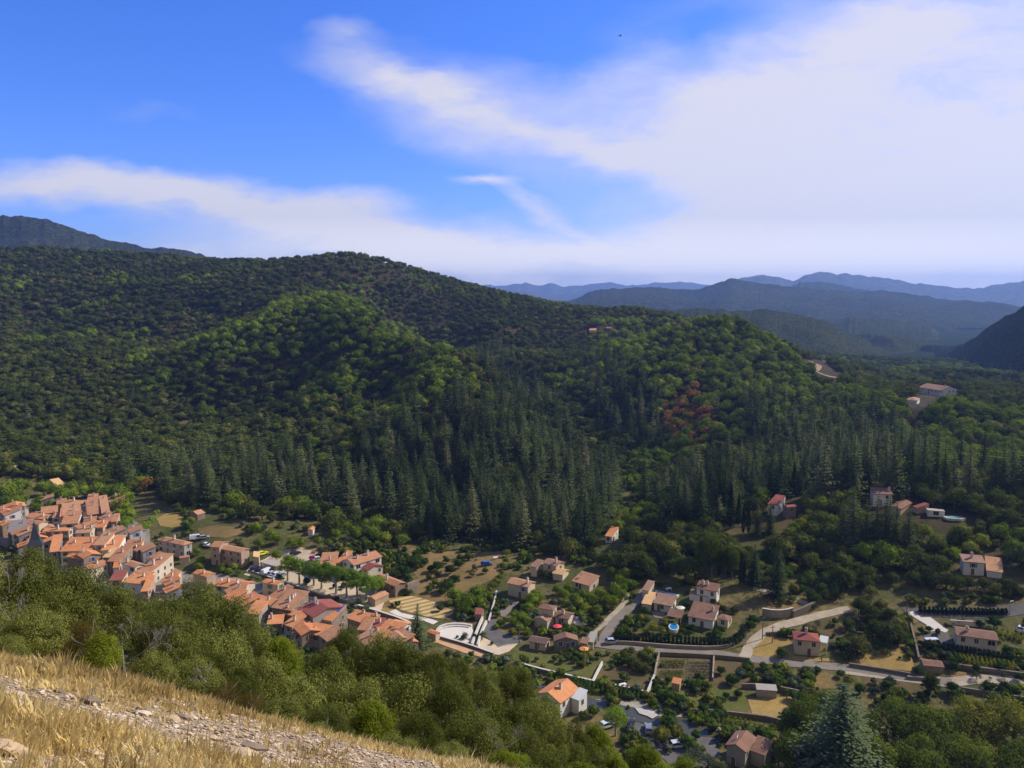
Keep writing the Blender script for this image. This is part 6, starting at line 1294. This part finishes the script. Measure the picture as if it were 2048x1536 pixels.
def NEAR(u, vtop, w, Y, kind, label, name='holm_oak_bush', cat='bush'):
    """bush on the near slope, tip seen at (u, vtop), Y metres ahead"""
    w *= rh.uniform(.62, .98); P = at_y(u, vtop + rh.uniform(-4, 10), Y); cw = w * Y / F; g = H1(P[0], P[1]); h = max(P[2] - g, cw * .75); me = {'o': NB, 'b': NBR, 'y': NBY}[kind]
    s = cw / 4.4; sz = h / 4.15
    sz = min(sz, s * 1.5)
    o = plant(name, me[rh.randrange(len(me))], T_NEAR[rh.randrange(2)], label, cat, (P[0], P[1], P[2] - 4.15 * sz), rh.uniform(0, 6.28), (s, s, sz), 'bushes along the edge of the dry slope')
    return o
import itertools
spec = []
for u, v, w_, Y_ in [(-60,1075,260,30),(60,1090,230,28),(150,1108,220,28),(235,1160,200,27),(300,1180,190,29),(390,1150,170,34),(440,1165,170,32),(500,1215,170,30),(345,1175,150,25),(560,1275,150,30),(640,1285,170,30),(690,1243,150,33),(760,1255,170,32),(800,1270,150,30),(860,1290,160,30),(910,1305,140,32),(960,1325,150,34),(1030,1308,170,36),(1085,1370,140,34),(1140,1430,150,36),(1210,1475,170,38),
          (30,1130,260,20),(130,1160,230,19),(-40,1190,260,17),(330,1210,230,21),(430,1230,240,22),(520,1290,210,22),(600,1330,220,23),(700,1320,240,24),(800,1320,240,25),(900,1350,240,25),(1000,1370,240,26),(1070,1400,200,27),(1130,1460,190,28),
          (480,1330,150,17),(560,1380,140,18),(650,1400,160,18),(740,1400,180,18.5),(840,1410,200,19),(940,1420,210,19.5),(1030,1440,210,20),(1100,1490,170,22),(200,1260,150,15),(300,1290,150,15.6),(380,1310,150,16),(420,1290,150,18),(0,1260,140,13.5),(620,1440,140,16.2),(700,1460,150,16.5),(790,1470,150,16.6),(1080,1530,150,19),(1160,1520,160,22),(1220,1530,150,25),(1130,1500,150,30),(60,1200,170,14.5),(900,1480,160,16.5),(1010,1500,160,17)]:
    spec.append((u, v, w_, Y_, 'y' if rh.random() < .07 else 'o'))
for s_ in spec:
    d = 'far ' if s_[3] > 27 else 'middle ' if s_[3] > 20 else 'close '
    NEAR(*s_, {'far ': 'olive-green oak bush in the back of the thicket ', 'middle ': 'olive-green oak bush inside the thicket ', 'close ': 'olive-green oak bush rooted at the grass edge '}[d] + ('left of the village roofs' if s_[0] < 420 else 'under the village roofs' if s_[0] < 820 else 'under the theatre and court'))
for u, v, w_, Y_, l in [(165, 1205, 150, 15.5, 'brown dried broom bush at the left edge of the thicket'), (100, 1215, 110, 15, 'olive-brown broom beside the bare branches'), (440, 1340, 130, 16, 'low brown broom at the grass edge'), (500, 1365, 100, 15.5, 'dusty brown heather bush beside the dark hollow')]: NEAR(u, v, w_, Y_, 'b', l, 'dry_bush')
for u, v, w_, Y_, l in [(1290, 1485, 190, 44, 'large sunny yellow-green tree top at the bottom centre'), (1190, 1440, 150, 40, 'yellow-green tree right of the oak thicket'), (1230, 1500, 130, 34, 'yellowish bush at the bottom of the thicket'), (1370, 1500, 130, 50, 'sunlit tree top beside the grey bushes'), (560, 1265, 110, 28, 'yellower bush in the dip under the big maroon roof'), (1330, 1520, 150, 40, 'green tree top cut by the bottom edge')]: NEAR(u, v, w_, Y_, 'y', l, 'yellow_green_tree', 'tree')
# bare branches
GREYW = plain('dead_wood', (.26, .235, .20), var=.3, scale=10)
def dead(u, v, Y, size, label, seed, lean=1):
    P = at_y(u, v, Y); r = random.Random(seed); mb = MB()
    def br(p, d, ln, rad, k):
        q = p + d * ln; mb.tube(p, q, rad, rad * .65, 3)
        if k > 0:
            for _ in range(3 if k > 1 else 4):
                e = (d + Vector((r.uniform(-.8, .8), r.uniform(-.8, .8), r.uniform(-.3, .7)))).normalized(); br(q, e, ln * r.uniform(.55, .85), rad * .6, k - 1)
    br(Vector((0, 0, 0)), Vector((lean * .8, 0, .5)).normalized(), size * .27, .009 * size ** .5, 5)
    o = tag(mb.build('bare_branches', [GREYW]), label, 'dead branches'); o.location = P
dead(-10, 1262, 13.5, 1.2, 'bare grey branches reaching in at the left edge', 3); dead(-5, 1200, 14, 1.0, 'paler bare twigs above the bare branches at the left edge', 5); dead(260, 1320, 14.5, 1.0, 'leafless grey scrub at the foot of the thicket', 8); dead(430, 1375, 14, .7, 'small dead branch hooked over the dark hollow', 11, -1); dead(960, 1520, 13.5, .8, 'dead twig lying under the oaks at the bottom', 14); dead(1005, 1500, 15, .8, 'thin bare shoots at the lower grass edge', 18)
dead(235, 1290, 14.5, .9, 'fine bare twigs left of the leafless scrub', 21); dead(300, 1300, 14.6, .9, 'fine bare twigs right of the leafless scrub', 22)
# dry grass: thousands of blades
GRS = bpy.data.materials.new('dry_blade'); GRS.use_nodes = True; t = NT(GRS.node_tree); t.n.remove(t.n['Principled BSDF'])
at = t.new('ShaderNodeAttribute', attribute_name='tone'); col = t.ramp(at.outputs['Fac'], [(0, (.32, .22, .08)), (.35, (.63, .47, .175)), (.7, (.85, .67, .29)), (1, (.92, .81, .45))])
d = t.new('ShaderNodeBsdfDiffuse'); t.l.new(col, d.inputs[0]); tr = t.new('ShaderNodeBsdfTranslucent'); t.l.new(col, tr.inputs[0]); mx_ = t.new('ShaderNodeMixShader'); mx_.inputs[0].default_value = .35
t.l.new(d.outputs[0], mx_.inputs[1]); t.l.new(tr.outputs[0], mx_.inputs[2]); t.l.new(mx_.outputs[0], t.n['Material Output'].inputs['Surface'])
def ground_pts(n, y0, y1, r):
    y = y0 * (y1 / y0) ** r.random(n) ; x = r.uniform(-.76, .35, n) * y - .2; return x, y, Hg(x, y)
def bare(u, v, x, y):
    """1 on the stony bands"""
    b1 = np.exp(-((v - (1385 + (u - 0) * .215)) / (40 + u * .03)) ** 2) * (u < 900)
    b2 = np.exp(-((v - 1530) / 22) ** 2) * (u < 330) * .8
    return np.clip(b1 * .95 + b2 * .8 + vnoise(x, y, 1.1) * 1.1 + vnoise(x, y, 3.1) * .5 - .08, 0, 1)
def blades(name, ntuft, per, y0, y1, hgt, seed, off=0.0, tcol=0.0, thr=.8):
    r = np.random.default_rng(seed); x, y, z_ = ground_pts(ntuft, y0, y1, r); u, v = proj(x, y, z_); u = np.asarray(u); v = np.asarray(v)
    b_ = bare(u, v, x, y); k = (r.random(ntuft) > b_ / thr) & (v < 1640) & (v > 1240); x, y, z_ = x[k], y[k], z_[k]; n = len(x) * per
    hh_ = hgt * r.uniform(.55, 1.3, len(x)) * (1 + .5 * vnoise(x, y, .6)); tn = np.clip(.55 + .7 * vnoise(x, y, .45) + .5 * vnoise(x, y, 2.3), 0.02, .98)
    i = np.repeat(np.arange(len(x)), per); a = r.uniform(0, 6.28, n); sp_r = r.random(n) ** .6 * .11; bx_ = x[i] + np.cos(a) * sp_r; by = y[i] + np.sin(a) * sp_r; bz = z_[i] - .02
    h_ = hh_[i] * r.uniform(.5, 1.1, n); ln = r.uniform(.25, .9, n) * h_; dx = np.cos(a) * ln * .7 + .22 * h_; dy = np.sin(a) * ln * .7 - .25 * h_
    wd = .0045 + .0006 * y[i]; px_, py = -np.sin(a) * wd, np.cos(a) * wd
    base1 = np.stack([bx_ - px_, by - py, bz], 1); base2 = np.stack([bx_ + px_, by + py, bz], 1); mid1 = np.stack([bx_ + dx * .35 - px_ * .8, by + dy * .35 - py * .8, bz + h_ * .6], 1); mid2 = np.stack([bx_ + dx * .35 + px_ * .8, by + dy * .35 + py * .8, bz + h_ * .6], 1); tip = np.stack([bx_ + dx, by + dy, bz + h_], 1)
    v_ = np.stack([base1, base2, mid2, mid1, tip], 1).reshape(-1, 3); o5 = np.arange(n)[:, None] * 5
    f_ = np.concatenate([np.concatenate([o5, o5 + 1, o5 + 2], 1), np.concatenate([o5, o5 + 2, o5 + 3], 1), np.concatenate([o5 + 3, o5 + 2, o5 + 4], 1)])
    tone = np.clip(tn[i] + r.normal(size=n) * .16 + tcol, 0, 1)
    return stuff(put(name, mesh_from(name, v_, f_, [GRS], tone=np.concatenate([tone, tone, tone]))))
blades('dry_grass', 24000, 12, 3.2, 26, .15, 31)
blades('tall_dry_grass', 900, 24, 3.4, 24, .30, 32, thr=.35)
# stones of the scree
STN = bpy.data.materials.new('scree_stone'); STN.use_nodes = True; t = NT(STN.node_tree); b = t.n['Principled BSDF']; b.inputs['Roughness'].default_value = .9
at = t.new('ShaderNodeAttribute', attribute_name='tone'); col = t.ramp(at.outputs['Fac'], [(0, (.12, .09, .065)), (.15, (.32, .23, .14)), (.55, (.52, .37, .21)), (.85, (.62, .48, .31)), (1, (.68, .62, .50))]); n_ = t.noise(pos(t), 30, 4, .7)
t.l.new(t.mix(t.mrange(n_, .3, .7, 0, .4), col, c4((.2, .15, .11))), b.inputs['Base Color']); bump(t, b, n_, .5, .01)
bm = bmesh.new(); bmesh.ops.create_icosphere(bm, subdivisions=1, radius=1); IV = np.array([q.co[:] for q in bm.verts]); IF = np.array([[x.index for x in q.verts] for q in bm.faces]); bm.free()
def stones(name, n, y0, y1, s0, s1, seed, only=.25):
    r = np.random.default_rng(seed); x, y, z_ = ground_pts(n, y0, y1, r); u, v = proj(x, y, z_); b_ = bare(np.asarray(u), np.asarray(v), x, y); k = r.random(n) < b_ + only * .3; x, y, z_ = x[k], y[k], z_[k]; n = len(x)
    s = s0 * (s1 / s0) ** (r.random(n) ** 2.2); a = r.uniform(0, 6.28, n); V_ = IV[None] * (1 + r.uniform(-.28, .28, (n, len(IV), 1))); sc_ = np.stack([s, s * r.uniform(.5, .9, n), s * r.uniform(.4, .8, n)], 1); V_ = V_ * sc_[:, None]
    c_, s_ = np.cos(a)[:, None], np.sin(a)[:, None]; X_ = V_[..., 0] * c_ - V_[..., 1] * s_; Y_ = V_[..., 0] * s_ + V_[..., 1] * c_; Z_ = V_[..., 2] - X_ * .25 - Y_ * .5
    W_ = np.stack([X_ + x[:, None], Y_ + y[:, None], Z_ + (z_ + s * .12)[:, None]], -1).reshape(-1, 3); f_ = (IF[None] + np.arange(n)[:, None, None] * len(IV)).reshape(-1, 3)
    return stuff(put(name, mesh_from(name, W_, f_, [STN], tone=np.repeat(r.random(n), len(IF)))))
stones('scree_gravel', 95000, 3.2, 22, .010, .048, 41, .6)
r = np.random.default_rng(77)
for (u, v, s, tn, l) in [(180, 1405, .16, .05, 'dark upright rock at the left of the scree'), (45, 1418, .22, .9, 'flat pale slab at the left of the scree'), (250, 1445, .12, .8, 'pale rock in the middle of the scree'), (345, 1440, .13, .55, 'orange rock high on the scree'), (370, 1436, .11, .1, 'dark rock beside the orange one'), (510, 1500, .16, .08, 'dark flat rock low on the scree'), (490, 1515, .2, .75, 'broad grey slab under the dark flat rock'), (120, 1385, .1, .05, 'small dark rock at the upper grass edge'),
    (20, 1505, .22, .6, 'grey slab at the bottom left'), (195, 1512, .12, .85, 'pale stone at the bottom left'), (430, 1480, .1, .7, 'tan stone beside the grass tuft'), (590, 1530, .13, .8, 'pale stone at the bottom of the scree'), (30, 1395, .16, .85, 'white-topped slab near the left frame edge'), (290, 1430, .11, .9, 'whitish stone above the pale rock'), (515, 1435, .09, .1, 'dark stone in the golden grass')]:
    P = hit(u, v, 0, 3.0); V_ = IV * (1 + r.uniform(-.3, .3, (len(IV), 1))) * np.array([s, s * .7, s * .45]); V_[:, 2] += -V_[:, 0] * .25 - V_[:, 1] * .4 + s * .1
    o = put('rock', mesh_from('rock', V_, IF.copy(), [STN], tone=np.full(len(IF), tn)), None, (P[0], P[1], H1(P[0], P[1])), 0); tag(o, l, 'rock')
